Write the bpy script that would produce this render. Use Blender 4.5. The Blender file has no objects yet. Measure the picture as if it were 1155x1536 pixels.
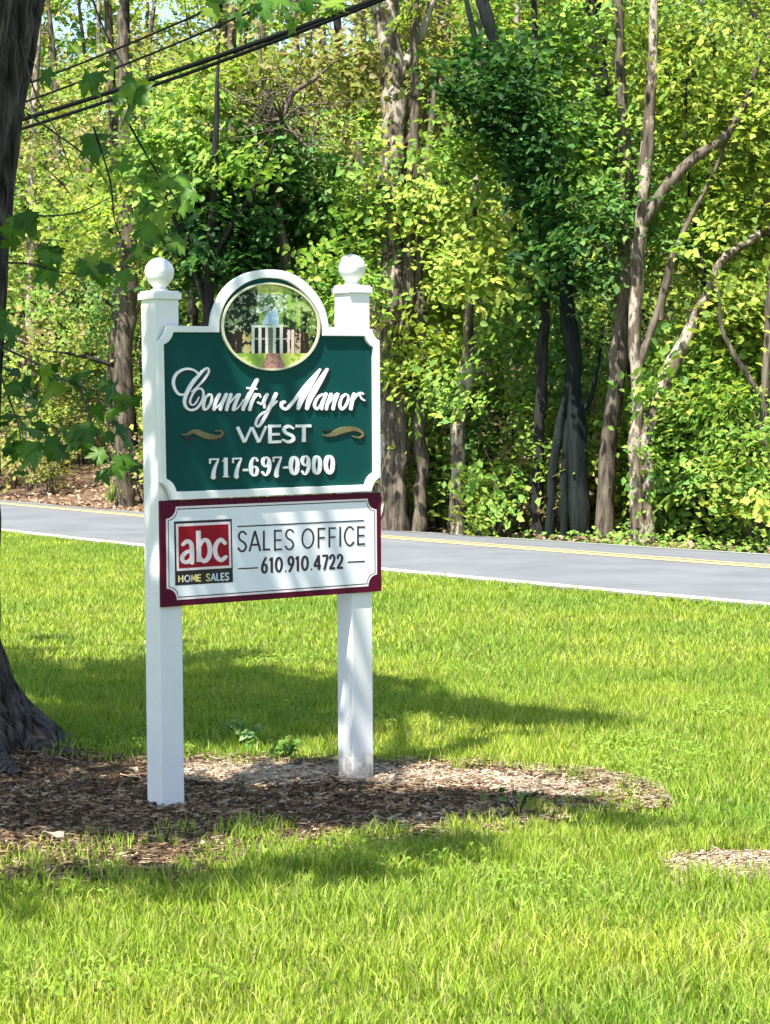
import bpy, math, random
import numpy as np
from mathutils import Matrix, Vector
from mathutils.geometry import tessellate_polygon

# ------------------------------------------------------------------ camera, sky, sun, exposure
SC = bpy.context.scene
COL = SC.collection
R = math.radians
F = 3420.0                       # focal length in photo pixels (1155 x 1536)
PITCH = math.atan2(168.0, F)
CAMZ = 1.7
cam_d = bpy.data.cameras.new('camera')
cam_d.sensor_fit = 'VERTICAL'
cam_d.sensor_height = 36.0
cam_d.lens = F / 1536.0 * 36.0
cam_d.clip_start = 0.1
cam_d.clip_end = 2000
cam = bpy.data.objects.new('camera', cam_d)
COL.objects.link(cam)
cam.location = (0, 0, CAMZ)
cam.rotation_euler = (R(90) - PITCH, 0, 0)
SC.camera = cam

SUN_EL = R(60)
SUN_H = Vector((-0.50, -0.866))            # towards the sun, seen from above: behind the camera, to its left
SUN_H.normalize()
SUN = Vector((SUN_H.x * math.cos(SUN_EL), SUN_H.y * math.cos(SUN_EL), math.sin(SUN_EL)))
world = bpy.data.worlds.new('World')
SC.world = world
world.use_nodes = True
wn = world.node_tree
bg = wn.nodes['Background']
sky = wn.nodes.new('ShaderNodeTexSky')
sky.sky_type = 'NISHITA'
sky.sun_disc = False
sky.sun_elevation = SUN_EL
sky.sun_rotation = math.atan2(SUN_H.x, SUN_H.y)
wn.links.new(sky.outputs[0], bg.inputs[0])
bg.inputs[1].default_value = 0.106
sl = bpy.data.lights.new('sun', 'SUN')
sl.energy = 5.0
sl.angle = R(0.55)
sl.color = (1.0, 0.955, 0.88)
so = bpy.data.objects.new('sun', sl)
COL.objects.link(so)
so.rotation_euler = (-SUN).to_track_quat('-Z', 'Y').to_euler()
so.location = (0, 0, 30)
SC.view_settings.view_transform = 'Standard'
SC.view_settings.look = 'None'
SC.view_settings.gamma = 1.0
SC.view_settings.use_curve_mapping = False
SC.view_settings.exposure = 1.42
SC.cycles.max_bounces = 8
SC.cycles.diffuse_bounces = 4
SC.cycles.transmission_bounces = 4

# ------------------------------------------------------------------ helpers
CP, SP = math.cos(PITCH), math.sin(PITCH)


def ray(px, py):
    a, b = (px - 577.5) / F, -(py - 768.0) / F
    return Vector((a, CP + b * SP, b * CP - SP))


def at(px, py, Y):
    d = ray(px, py)
    return Vector((0, 0, CAMZ)) + d * (Y / d.y)


def ground(px, py, z=0.0):
    d = ray(px, py)
    return Vector((0, 0, CAMZ)) + d * ((z - CAMZ) / d.z)


def tag(o, label=None, cat=None, group=None, kind=None):
    if label: o['label'] = label
    if cat: o['category'] = cat
    if group: o['group'] = group
    if kind: o['kind'] = kind
    return o


def empty(name, loc=(0, 0, 0), **k):
    o = bpy.data.objects.new(name, None)
    o.empty_display_size = 0.1
    COL.objects.link(o)
    o.location = loc
    return tag(o, **k)


def link(name, me, parent=None, **k):
    o = bpy.data.objects.new(name, me)
    COL.objects.link(o)
    if parent is not None:
        o.parent = parent
    return tag(o, **k)


def mesh_np(name, V, Fc, mat, cols=None, smooth=False, origin=None):
    """V (n,3), Fc (m,k) arrays; cols (n,3) per vertex"""
    V = np.asarray(V, dtype=np.float32).reshape(-1, 3)
    if origin is not None:
        V = V - np.asarray(origin, dtype=np.float32)
    Fc = np.asarray(Fc, dtype=np.int32)
    m, k = Fc.shape
    me = bpy.data.meshes.new(name)
    me.vertices.add(len(V))
    me.vertices.foreach_set('co', V.ravel())
    me.loops.add(m * k)
    me.loops.foreach_set('vertex_index', Fc.ravel())
    me.polygons.add(m)
    me.polygons.foreach_set('loop_start', np.arange(0, m * k, k, dtype=np.int32))
    me.polygons.foreach_set('loop_total', np.full(m, k, dtype=np.int32))
    if smooth:
        me.polygons.foreach_set('use_smooth', np.ones(m, dtype=bool))
    if cols is not None:
        at_ = me.color_attributes.new('Col', 'FLOAT_COLOR', 'POINT')
        c4 = np.ones((len(V), 4), dtype=np.float32)
        c4[:, :3] = cols
        at_.data.foreach_set('color', c4.ravel())
    me.update(calc_edges=True)
    if mat is not None:
        for mm in (mat if isinstance(mat, (list, tuple)) else [mat]):
            me.materials.append(mm)
    return me


class MB:
    """collects quads / polygons for one mesh"""
    def __init__(s):
        s.v = []; s.f = []; s.mi = []

    def add(s, vs, fs, mi=0):
        o = len(s.v)
        s.v += [tuple(p) for p in vs]
        s.f += [tuple(i + o for i in f) for f in fs]
        s.mi += [mi] * len(fs)

    def box(s, x0, x1, y0, y1, z0, z1, mi=0):
        vs = [(x, y, z) for z in (z0, z1) for y in (y0, y1) for x in (x0, x1)]
        s.add(vs, [(0, 2, 3, 1), (4, 5, 7, 6), (0, 1, 5, 4), (2, 6, 7, 3), (0, 4, 6, 2), (1, 3, 7, 5)], mi)

    def lathe(s, prof, cx, cy, n=28, mi=0):
        vs = []
        for r, z in prof:
            for i in range(n):
                a = 2 * math.pi * i / n
                vs.append((cx + r * math.cos(a), cy + r * math.sin(a), z))
        fs = []
        for j in range(len(prof) - 1):
            for i in range(n):
                fs.append((j * n + i, j * n + (i + 1) % n, (j + 1) * n + (i + 1) % n, (j + 1) * n + i))
        s.add(vs, fs, mi)

    def slab(s, loops, y0, y1, mi=0, mi_side=None):
        """loops: outline + holes as (u,z) lists; front at y0 (towards viewer), back at y1"""
        pts = [p for lp in loops for p in lp]
        tris = tessellate_polygon([[Vector((p[0], p[1], 0)) for p in lp] for lp in loops])
        n = len(pts)
        vs = [(p[0], y0, p[1]) for p in pts] + [(p[0], y1, p[1]) for p in pts]
        fs = []
        for a, b, c in tris:
            A, B, C = pts[a], pts[b], pts[c]
            if (B[0] - A[0]) * (C[1] - A[1]) - (B[1] - A[1]) * (C[0] - A[0]) < 0:
                b, c = c, b
            fs += [(a, b, c), (a + n, c + n, b + n)]
        s.add(vs, fs, mi)
        o = 0
        sd = []
        for lp in loops:
            k = len(lp)
            for i in range(k):
                j = (i + 1) % k
                sd.append((o + i, o + j, o + j + n, o + i + n))
            o += k
        s.add(vs, sd, mi if mi_side is None else mi_side)

    def mesh(s, name, mats, smooth=False, bevel=0):
        me = bpy.data.meshes.new(name)
        me.from_pydata(s.v, [], s.f)
        for m in (mats if isinstance(mats, (list, tuple)) else [mats]):
            me.materials.append(m)
        me.polygons.foreach_set('material_index', s.mi)
        if smooth:
            me.polygons.foreach_set('use_smooth', [True] * len(me.polygons))
        import bmesh
        bm = bmesh.new(); bm.from_mesh(me)
        bmesh.ops.remove_doubles(bm, verts=bm.verts, dist=1e-6)
        bmesh.ops.recalc_face_normals(bm, faces=bm.faces)
        if bevel:
            bmesh.ops.bevel(bm, geom=[e for e in bm.edges if e.is_manifold and e.calc_face_angle(0) > 0.6],
                            offset=bevel, segments=2, affect='EDGES', profile=0.6)
        bm.to_mesh(me); bm.free()
        me.update()
        return me


def catmull(P, per=6, closed=False):
    P = [np.array(p, dtype=float) for p in P]
    n = len(P)
    out = []
    rng_ = range(n) if closed else range(n - 1)
    for i in rng_:
        if closed:
            p0, p1, p2, p3 = P[(i - 1) % n], P[i], P[(i + 1) % n], P[(i + 2) % n]
        else:
            p1, p2 = P[i], P[i + 1]
            p0 = P[i - 1] if i else 2 * p1 - p2
            p3 = P[i + 2] if i + 2 < n else 2 * p2 - p1
        for k in range(per):
            t = k / per
            out.append(0.5 * ((2 * p1) + (-p0 + p2) * t + (2 * p0 - 5 * p1 + 4 * p2 - p3) * t * t + (-p0 + 3 * p1 - 3 * p2 + p3) * t ** 3))
    if not closed:
        out.append(P[-1])
    return np.array(out)


# value noise on numpy arrays ---------------------------------------
_ng = np.random.default_rng(77).random((64, 64, 64)).astype(np.float32)


def vnoise(P, sc=1.0):
    P = np.asarray(P, dtype=np.float64) * sc
    i = np.floor(P).astype(int)
    f = P - i
    f = f * f * (3 - 2 * f)
    r = 0
    for dx in (0, 1):
        for dy in (0, 1):
            for dz in (0, 1):
                w = (f[..., 0] if dx else 1 - f[..., 0]) * (f[..., 1] if dy else 1 - f[..., 1]) * (f[..., 2] if dz else 1 - f[..., 2])
                r = r + w * _ng[(i[..., 0] + dx) % 64, (i[..., 1] + dy) % 64, (i[..., 2] + dz) % 64]
    return r


def tube_np(P, rad, n=10, rough=0.0, nsc=3.0, lobes=0.0, seed=0.0, cap=True):
    """tube along polyline; returns V, F (quads)"""
    P = np.asarray(P, dtype=float)
    rad = np.asarray(rad, dtype=float)
    T = np.gradient(P, axis=0)
    T /= np.linalg.norm(T, axis=1)[:, None] + 1e-9
    ref = np.array([0.0, 1.0, 0.0]) if abs(T[0][1]) < 0.9 else np.array([1.0, 0, 0])
    A = np.cross(T, ref); A /= np.linalg.norm(A, axis=1)[:, None] + 1e-9
    B = np.cross(T, A)
    a = np.linspace(0, 2 * math.pi, n, endpoint=False)
    ring = A[:, None, :] * np.cos(a)[None, :, None] + B[:, None, :] * np.sin(a)[None, :, None]
    rr = np.repeat(rad[:, None], n, 1)
    if lobes:
        rr = rr * (1 + lobes * np.cos(a * 3 + seed)[None, :] + 0.5 * lobes * np.cos(a * 5 + 2 * seed)[None, :])
    V = P[:, None, :] + ring * rr[..., None]
    if rough:
        nz = vnoise(V + seed * 3.1, nsc) - 0.5
        nz2 = vnoise(V * np.array([1, 1, 0.3]) + seed, nsc * 4) - 0.5
        V = V + ring * (rr * (nz * rough * 2 + nz2 * rough))[..., None]
    m = len(P)
    idx = np.arange(m * n).reshape(m, n)
    F_ = np.stack([idx[:-1], np.roll(idx[:-1], -1, 1), np.roll(idx[1:], -1, 1), idx[1:]], -1).reshape(-1, 4)
    return V.reshape(-1, 3), F_


def join_np(parts):
    Vs, Fs, o = [], [], 0
    for V, F_ in parts:
        Vs.append(V); Fs.append(F_ + o); o += len(V)
    return np.concatenate(Vs), np.concatenate(Fs)


def resample(P, m):
    P = np.asarray(P, dtype=float)
    s = np.concatenate([[0], np.cumsum(np.linalg.norm(np.diff(P[:, :3], axis=0), axis=1))])
    t = np.linspace(0, s[-1], m)
    return np.stack([np.interp(t, s, P[:, k]) for k in range(P.shape[1])], 1)


# ------------------------------------------------------------------ materials
def new_mat(name):
    m = bpy.data.materials.new(name)
    m.use_nodes = True
    nt = m.node_tree
    return m, nt, nt.nodes['Principled BSDF'], nt.nodes['Material Output']


def N(nt, t, **k):
    n = nt.nodes.new(t)
    for a, v in k.items():
        if a in n.inputs: n.inputs[a].default_value = v
        else: setattr(n, a, v)
    return n


def ramp(nt, src, stops):
    r = nt.nodes.new('ShaderNodeValToRGB')
    el = r.color_ramp.elements
    while len(el) < len(stops): el.new(0.5)
    for e, (p, c) in zip(el, stops):
        e.position = p
        e.color = (*c, 1)
    nt.links.new(src, r.inputs[0])
    return r


def coords(nt, scale=(1, 1, 1)):
    tc = N(nt, 'ShaderNodeTexCoord')
    mp = N(nt, 'ShaderNodeMapping')
    mp.inputs['Scale'].default_value = scale
    nt.links.new(tc.outputs['Object'], mp.inputs[0])
    return mp.outputs[0]


def paint(name, c, rough=0.4, var=0.06, bump=0.0, spec=0.4):
    m, nt, b, out = new_mat(name)
    v = coords(nt)
    n1 = N(nt, 'ShaderNodeTexNoise', Scale=9.0, Detail=6.0, Roughness=0.6)
    nt.links.new(v, n1.inputs['Vector'])
    lo = tuple(x * (1 - var) for x in c); hi = tuple(min(1, x * (1 + var)) for x in c)
    r = ramp(nt, n1.outputs['Fac'], [(0.3, lo), (0.7, hi)])
    nt.links.new(r.outputs[0], b.inputs['Base Color'])
    b.inputs['Roughness'].default_value = rough
    b.inputs['Specular IOR Level'].default_value = spec
    if bump:
        bp = N(nt, 'ShaderNodeBump', Strength=bump, Distance=0.002)
        n2 = N(nt, 'ShaderNodeTexNoise', Scale=60.0, Detail=4.0)
        nt.links.new(v, n2.inputs['Vector'])
        nt.links.new(n2.outputs['Fac'], bp.inputs['Height'])
        nt.links.new(bp.outputs[0], b.inputs['Normal'])
    return m


def leafy(name, trans=0.4, rough=0.5, spec=0.3, tint=(1.0, 1.05, 0.55)):
    m, nt, b, out = new_mat(name)
    a = N(nt, 'ShaderNodeAttribute', attribute_name='Col')
    nt.links.new(a.outputs['Color'], b.inputs['Base Color'])
    b.inputs['Roughness'].default_value = rough
    b.inputs['Specular IOR Level'].default_value = spec
    tr = N(nt, 'ShaderNodeBsdfTranslucent')
    mx = N(nt, 'ShaderNodeMix', data_type='RGBA', blend_type='MULTIPLY')
    mx.inputs[0].default_value = 1.0
    nt.links.new(a.outputs['Color'], mx.inputs[6])
    mx.inputs[7].default_value = (*tint, 1)
    nt.links.new(mx.outputs[2], tr.inputs['Color'])
    ms = N(nt, 'ShaderNodeMixShader')
    ms.inputs[0].default_value = trans
    nt.links.new(b.outputs[0], ms.inputs[1])
    nt.links.new(tr.outputs[0], ms.inputs[2])
    nt.links.new(ms.outputs[0], out.inputs[0])
    return m


def bark(name, dark, light, scale=14.0, bump=0.9, stretch=0.16, pale=None):
    m, nt, b, out = new_mat(name)
    v = coords(nt, (1, 1, stretch))
    n1 = N(nt, 'ShaderNodeTexNoise', Scale=scale, Detail=7.0, Roughness=0.65, Distortion=0.6)
    nt.links.new(v, n1.inputs['Vector'])
    r = ramp(nt, n1.outputs['Fac'], [(0.36, dark), (0.52, tuple((x + y) / 2 for x, y in zip(dark, light))), (0.66, light)])
    colr = r.outputs[0]
    if pale:
        v2 = coords(nt, (1, 1, 0.5))
        n3 = N(nt, 'ShaderNodeTexNoise', Scale=5.0, Detail=5.0, Roughness=0.65)
        nt.links.new(v2, n3.inputs['Vector'])
        r3 = ramp(nt, n3.outputs['Fac'], [(0.50, (0, 0, 0)), (0.56, (1, 1, 1))])
        mx = N(nt, 'ShaderNodeMix', data_type='RGBA')
        nt.links.new(r3.outputs[0], mx.inputs[0])
        nt.links.new(colr, mx.inputs[6])
        mx.inputs[7].default_value = (*pale, 1)
        colr = mx.outputs[2]
    nt.links.new(colr, b.inputs['Base Color'])
    b.inputs['Roughness'].default_value = 0.9
    b.inputs['Specular IOR Level'].default_value = 0.15
    bp = N(nt, 'ShaderNodeBump', Strength=bump, Distance=0.03)
    nt.links.new(n1.outputs['Fac'], bp.inputs['Height'])
    nt.links.new(bp.outputs[0], b.inputs['Normal'])
    return m


def earth(name, stops, s1=3.0, s2=60.0, bump=0.6, rough=0.95):
    m, nt, b, out = new_mat(name)
    v = coords(nt)
    n1 = N(nt, 'ShaderNodeTexNoise', Scale=s1, Detail=8.0, Roughness=0.7)
    n2 = N(nt, 'ShaderNodeTexNoise', Scale=s2, Detail=5.0, Roughness=0.7)
    nt.links.new(v, n1.inputs['Vector']); nt.links.new(v, n2.inputs['Vector'])
    ad = N(nt, 'ShaderNodeMath', operation='ADD')
    nt.links.new(n1.outputs['Fac'], ad.inputs[0]); nt.links.new(n2.outputs['Fac'], ad.inputs[1])
    hf = N(nt, 'ShaderNodeMath', operation='MULTIPLY'); hf.inputs[1].default_value = 0.5
    nt.links.new(ad.outputs[0], hf.inputs[0])
    r = ramp(nt, hf.outputs[0], stops)
    nt.links.new(r.outputs[0], b.inputs['Base Color'])
    b.inputs['Roughness'].default_value = rough
    b.inputs['Specular IOR Level'].default_value = 0.2
    bp = N(nt, 'ShaderNodeBump', Strength=bump, Distance=0.02)
    nt.links.new(n2.outputs['Fac'], bp.inputs['Height'])
    nt.links.new(bp.outputs[0], b.inputs['Normal'])
    return m


M = {}
M['vinyl'] = paint('white_vinyl', (0.745, 0.745, 0.725), 0.42, 0.04)
M['white_paint'] = paint('white_paint', (0.755, 0.755, 0.735), 0.42, 0.03, 0.1)
M['green_paint'] = paint('green_paint', (0.0012, 0.058, 0.050), 0.6, 0.08, 0.15, spec=0.15)
M['letter_paint'] = paint('letter_paint', (0.84, 0.83, 0.82), 0.4, 0.03)
M['gold'] = paint('gold_paint', (0.15, 0.125, 0.05), 0.45, 0.5)
M['cream'] = paint('cream_paint', (0.62, 0.58, 0.40), 0.45, 0.08)
M['panel_white'] = paint('panel_white', (0.78, 0.79, 0.81), 0.3, 0.02)
M['burgundy'] = paint('burgundy_print', (0.085, 0.002, 0.020), 0.5, 0.06, spec=0.15)
M['black'] = paint('black_print', (0.012, 0.008, 0.014), 0.4, 0.1)
M['plum'] = paint('plum_print', (0.03, 0.014, 0.03), 0.4, 0.1)
M['red'] = paint('red_print', (0.29, 0.006, 0.016), 0.5, 0.05, spec=0.15)
M['pink_white'] = paint('pink_white_print', (0.80, 0.68, 0.68), 0.35, 0.03)
M['yellow_print'] = paint('yellow_print', (0.75, 0.62, 0.22), 0.35, 0.08)
M['blue_print'] = paint('pale_blue_print', (0.55, 0.62, 0.72), 0.35, 0.08)
M['rubber'] = paint('black_cable_sheath', (0.006, 0.007, 0.007), 0.8, 0.15, spec=0.1)
M['leaf'] = leafy('wood_leaf', 0.45, 0.6, 0.2)
M['maple'] = leafy('maple_leaf', 0.5, 0.42, 0.35)
M['grass'] = leafy('grass_blade', 0.42, 0.6, 0.16, (1.0, 1.05, 0.45))
M['litter'] = leafy('dry_litter', 0.12, 0.8, 0.2, (1, 0.9, 0.7))
M['bark_maple'] = bark('maple_bark', (0.010, 0.009, 0.008), (0.15, 0.128, 0.112), 24.0, 1.0, 0.14)
M['bark_dark'] = bark('dark_bark', (0.010, 0.010, 0.010), (0.05, 0.046, 0.042), 16.0)
M['bark_brown'] = bark('brown_bark', (0.035, 0.027, 0.02), (0.20, 0.165, 0.125), 14.0)
M['bark_pale'] = bark('pale_bark', (0.035, 0.027, 0.020), (0.21, 0.165, 0.12), 12.0, pale=(0.40, 0.34, 0.27))
M['bark_vine'] = bark('vine_bark', (0.006, 0.009, 0.008), (0.020, 0.026, 0.024), 14.0)  # darkened: the shade these trunks stand in is put into the colour


def dirty_post():
    m, nt, b, out = new_mat('weathered_white_vinyl')
    v = coords(nt)
    n1 = N(nt, 'ShaderNodeTexNoise', Scale=24.0, Detail=8.0, Roughness=0.7)
    nt.links.new(v, n1.inputs['Vector'])
    sp = N(nt, 'ShaderNodeSeparateXYZ'); nt.links.new(v, sp.inputs[0])
    mr = N(nt, 'ShaderNodeMapRange'); mr.inputs[1].default_value = 0.02; mr.inputs[2].default_value = 0.22
    mr.inputs[3].default_value = 0.30; mr.inputs[4].default_value = -0.22
    nt.links.new(sp.outputs[2], mr.inputs[0])
    ad = N(nt, 'ShaderNodeMath', operation='ADD')
    nt.links.new(n1.outputs['Fac'], ad.inputs[0]); nt.links.new(mr.outputs[0], ad.inputs[1])
    r = ramp(nt, ad.outputs[0], [(0.5, (0.745, 0.745, 0.725)), (0.66, (0.58, 0.55, 0.49)), (0.86, (0.25, 0.22, 0.19))])
    nt.links.new(r.outputs[0], b.inputs['Base Color'])
    b.inputs['Roughness'].default_value = 0.45
    return m


M['vinyl_dirty'] = dirty_post()

# ------------------------------------------------------------------ terrain, road
P0 = np.array([-4.98, 29.5])
DV = np.array([0.604, -0.797])
NV = np.array([0.797, 0.604])


def bulge(t):
    q = (np.asarray(t, dtype=float) - 6.75) / 6.75
    a = np.abs(q)
    return np.where(a < 1, -0.2 + 0.2 * q * q, np.minimum(0.4 * (a - 1), 6.0))


def ts(x, y):
    dx, dy = np.asarray(x) - P0[0], np.asarray(y) - P0[1]
    t = dx * DV[0] + dy * DV[1]
    return t, dx * NV[0] + dy * NV[1] - bulge(t)


def xy(t, s):
    o = s + bulge(t)
    return P0[0] + DV[0] * t + NV[0] * o, P0[1] + DV[1] * t + NV[1] * o


def zfar(t):
    return np.clip(-0.23 + 0.009 * t, -0.30, -0.08)


def sstep(a, b, x):
    q = np.clip((x - a) / (b - a), 0, 1)
    return q * q * (3 - 2 * q)


def terr(t, s):
    t = np.asarray(t, dtype=float); s = np.asarray(s, dtype=float)
    zf = zfar(t)
    zr = np.where(s < 3.3, 0.015 * np.clip(s, 0, 3.3) / 3.3, 0.015 + (zf - 0.015) * np.clip((s - 3.3) / 3.3, 0, 1))
    left = 1 - sstep(2.0, 9.0, t)
    rise = left * (0.55 * sstep(7.2, 11.0, s)) + 0.045 * np.clip(s - 8, 0, 60) - 0.05 * sstep(6.6, 7.4, s)
    return np.where(s < 0, 0.0, zr) + np.where(s > 6.6, rise, 0)


def terr_xy(x, y):
    t, s = ts(x, y)
    return float(terr(t, s))


def strip(name, tv, sv, lift, mat, kind='structure', nz=0.0, **k):
    T_, S_ = np.meshgrid(tv, sv, indexing='ij')
    X_, Y_ = xy(T_, S_)
    Z_ = terr(T_, S_) + lift
    if nz:
        Z_ = Z_ + nz * (vnoise(np.stack([X_, Y_, Z_ * 0], -1), 0.7) - 0.5)
    V = np.stack([X_, Y_, Z_], -1).reshape(-1, 3)
    m, n = len(tv), len(sv)
    idx = np.arange(m * n).reshape(m, n)
    F_ = np.stack([idx[:-1, :-1], idx[1:, :-1], idx[1:, 1:], idx[:-1, 1:]], -1).reshape(-1, 4)
    me = mesh_np(name, V, F_, mat, smooth=True)
    return link(name, me, kind=kind, **k)


tv_far = np.concatenate([np.linspace(-400, -40, 12), np.linspace(-36, 46, 83), np.linspace(50, 400, 12)])


def lawn_mat():
    m = earth('lawn_soil', [(0.32, (0.06, 0.075, 0.015)), (0.5, (0.11, 0.15, 0.022)), (0.68, (0.19, 0.20, 0.04))], 1.2, 90.0, 0.8)
    return m


M['lawn'] = lawn_mat()
M['floor'] = earth('forest_soil', [(0.34, (0.035, 0.022, 0.014)), (0.5, (0.12, 0.075, 0.048)), (0.68, (0.24, 0.155, 0.10))], 2.2, 40.0, 1.0)


def asphalt():
    m, nt, b, out = new_mat('asphalt')
    v = coords(nt)
    n1 = N(nt, 'ShaderNodeTexNoise', Scale=0.9, Detail=6.0, Roughness=0.65)
    n2 = N(nt, 'ShaderNodeTexNoise', Scale=220.0, Detail=3.0, Roughness=0.7)
    for n in (n1, n2): nt.links.new(v, n.inputs['Vector'])
    ad = N(nt, 'ShaderNodeMath', operation='MULTIPLY_ADD'); ad.inputs[1].default_value = 0.45
    nt.links.new(n2.outputs['Fac'], ad.inputs[0])
    hf = N(nt, 'ShaderNodeMath', operation='MULTIPLY'); hf.inputs[1].default_value = 0.55
    nt.links.new(n1.outputs['Fac'], hf.inputs[0])
    nt.links.new(hf.outputs[0], ad.inputs[2])
    r = ramp(nt, ad.outputs[0], [(0.36, (0.105, 0.110, 0.118)), (0.5, (0.138, 0.145, 0.153)), (0.64, (0.178, 0.186, 0.194))])
    nt.links.new(r.outputs[0], b.inputs['Base Color'])
    b.inputs['Roughness'].default_value = 0.85
    bp = N(nt, 'ShaderNodeBump', Strength=0.5, Distance=0.01)
    nt.links.new(n2.outputs['Fac'], bp.inputs['Height'])
    nt.links.new(bp.outputs[0], b.inputs['Normal'])
    return m


M['asphalt'] = asphalt()


def road_paint(name, c):
    m, nt, b, out = new_mat(name)
    v = coords(nt)
    n1 = N(nt, 'ShaderNodeTexNoise', Scale=35.0, Detail=6.0, Roughness=0.7)
    nt.links.new(v, n1.inputs['Vector'])
    r = ramp(nt, n1.outputs['Fac'], [(0.33, tuple(x * 0.5 for x in c)), (0.46, c)])
    nt.links.new(r.outputs[0], b.inputs['Base Color'])
    b.inputs['Roughness'].default_value = 0.7
    return m


M['line_white'] = road_paint('white_road_paint', (0.66, 0.66, 0.50))
M['line_yellow'] = road_paint('yellow_road_paint', (0.62, 0.44, 0.17))

sv_lawn = np.concatenate([[-400, -150, -70, -40], np.linspace(-32, -0.5, 40), [0.0, 0.4]])
strip('lawn_ground', tv_far, sv_lawn, -0.03, M['lawn'])
tv_road = np.concatenate([np.linspace(-400, -40, 12), np.linspace(-36, 46, 165), np.linspace(50, 400, 12)])
strip('road', tv_road, np.concatenate([[-0.12, 0.0], np.linspace(0.3, 6.6, 22), [6.85]]), 0.004, M['asphalt'])
strip('road_edge_marking', tv_road, np.array([0.0, 0.19]), 0.009, M['line_white'])
strip('road_far_edge_marking', tv_road, np.array([6.42, 6.55]), 0.009, M['line_white'])
strip('road_centre_marking', tv_road, np.array([3.06, 3.23]), 0.009, M['line_yellow'])
strip('road_centre_marking', tv_road, np.array([3.36, 3.53]), 0.009, M['line_yellow'])
sv_f = np.concatenate([[6.7, 6.9, 7.2], np.linspace(7.6, 40, 60), [46, 60, 90, 150, 400]])
strip('forest_floor', tv_far, sv_f, -0.004, M['floor'], nz=0.10)

# ------------------------------------------------------------------ the sign
TH = math.atan2(0.63, 0.79)
A_ = ground(243, 1210)
root = empty('entrance_sign', (0, 0, 0), label='white two-post sign with green board and white sales board below, ball-topped posts', cat='sign')
MS = Matrix.Translation(A_) @ Matrix.Rotation(-0.0075, 4, 'Y') @ Matrix.Rotation(TH, 4, 'Z')
root.matrix_world = MS
MI = MS.inverted()
CO = MI @ Vector((0, 0, CAMZ))


def board(px, py, y=0.0):
    """photo pixel -> (u, z) on the sign's plane at local depth y"""
    d = MI.to_3x3() @ ray(px, py)
    k = (y - CO.y) / d.y
    return (CO.x + d.x * k, CO.z + d.z * k)


B_ = MI @ ground(530, 1172)
U2 = B_.x
PW = 0.113


def make_post(u0, ztop, mat):
    p = MB(); p.box(u0, u0 + PW, 0, PW, -0.25, ztop - 0.034)
    po = link('post', p.mesh('post', mat, bevel=0.004), root)
    c = MB()
    e = 0.010
    c.box(u0 - e, u0 + PW + e, -e, PW + e, ztop - 0.036, ztop - 0.010)
    c.box(u0 - 0.003, u0 + PW + 0.003, -0.003, PW + 0.003, ztop - 0.0105, ztop)
    link('cap', c.mesh('cap', M['vinyl'], bevel=0.003), po)
    b = MB()
    r = 0.0615
    prof = [(0.0005, ztop - 0.002), (0.036, ztop - 0.002), (0.035, ztop + 0.006), (0.027, ztop + 0.011), (0.028, ztop + 0.017), (0.040, ztop + 0.030)]
    zc = ztop + 0.078
    for k in range(0, 13):
        a = R(-48 + k * 138 / 12)
        prof.append((max(0.0004, r * math.cos(a)), zc + r * math.sin(a)))
        if abs(a) < 0.08: prof.append((r * 1.012, zc)); 
    b.lathe(prof, u0 + PW / 2, PW / 2, 36)
    link('finial', b.mesh('finial', M['vinyl'], smooth=True), po)
    return po


zL = board(238, 435.5)[1]
zR = board(526, 427.0)[1]
make_post(0.0, zL, M['vinyl'])
make_post(U2, zR, M['vinyl_dirty'])

# --- upper board: outlines in board coordinates, traced from the photo
YB = -0.020            # face of the green panel


def from_crop(x0, y0, s):
    return lambda x, y: (x0 + x / s, y0 + y / s)


C1 = from_crop(190, 370, 2.817)
ARC = from_crop(310, 400, 6.079)


def bl(pts, crop=None, y=YB):
    return [board(*(crop(*p) if crop else p), y) for p in pts]


def arc_corner(p, q, c, n=6):
    """concave quarter from p to q, bulging towards c's opposite (scooped corner)"""
    out = []
    for i in range(n + 1):
        t = i / n
        a = (1 - t) ** 2; b_ = 2 * t * (1 - t); d = t * t
        m = ((p[0] + q[0]) / 2 * 1.55 - c[0] * 0.55, (p[1] + q[1]) / 2 * 1.55 - c[1] * 0.55)
        out.append((a * p[0] + b_ * m[0] + d * q[0], a * p[1] + b_ * m[1] + d * q[1]))
    return out


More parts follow.
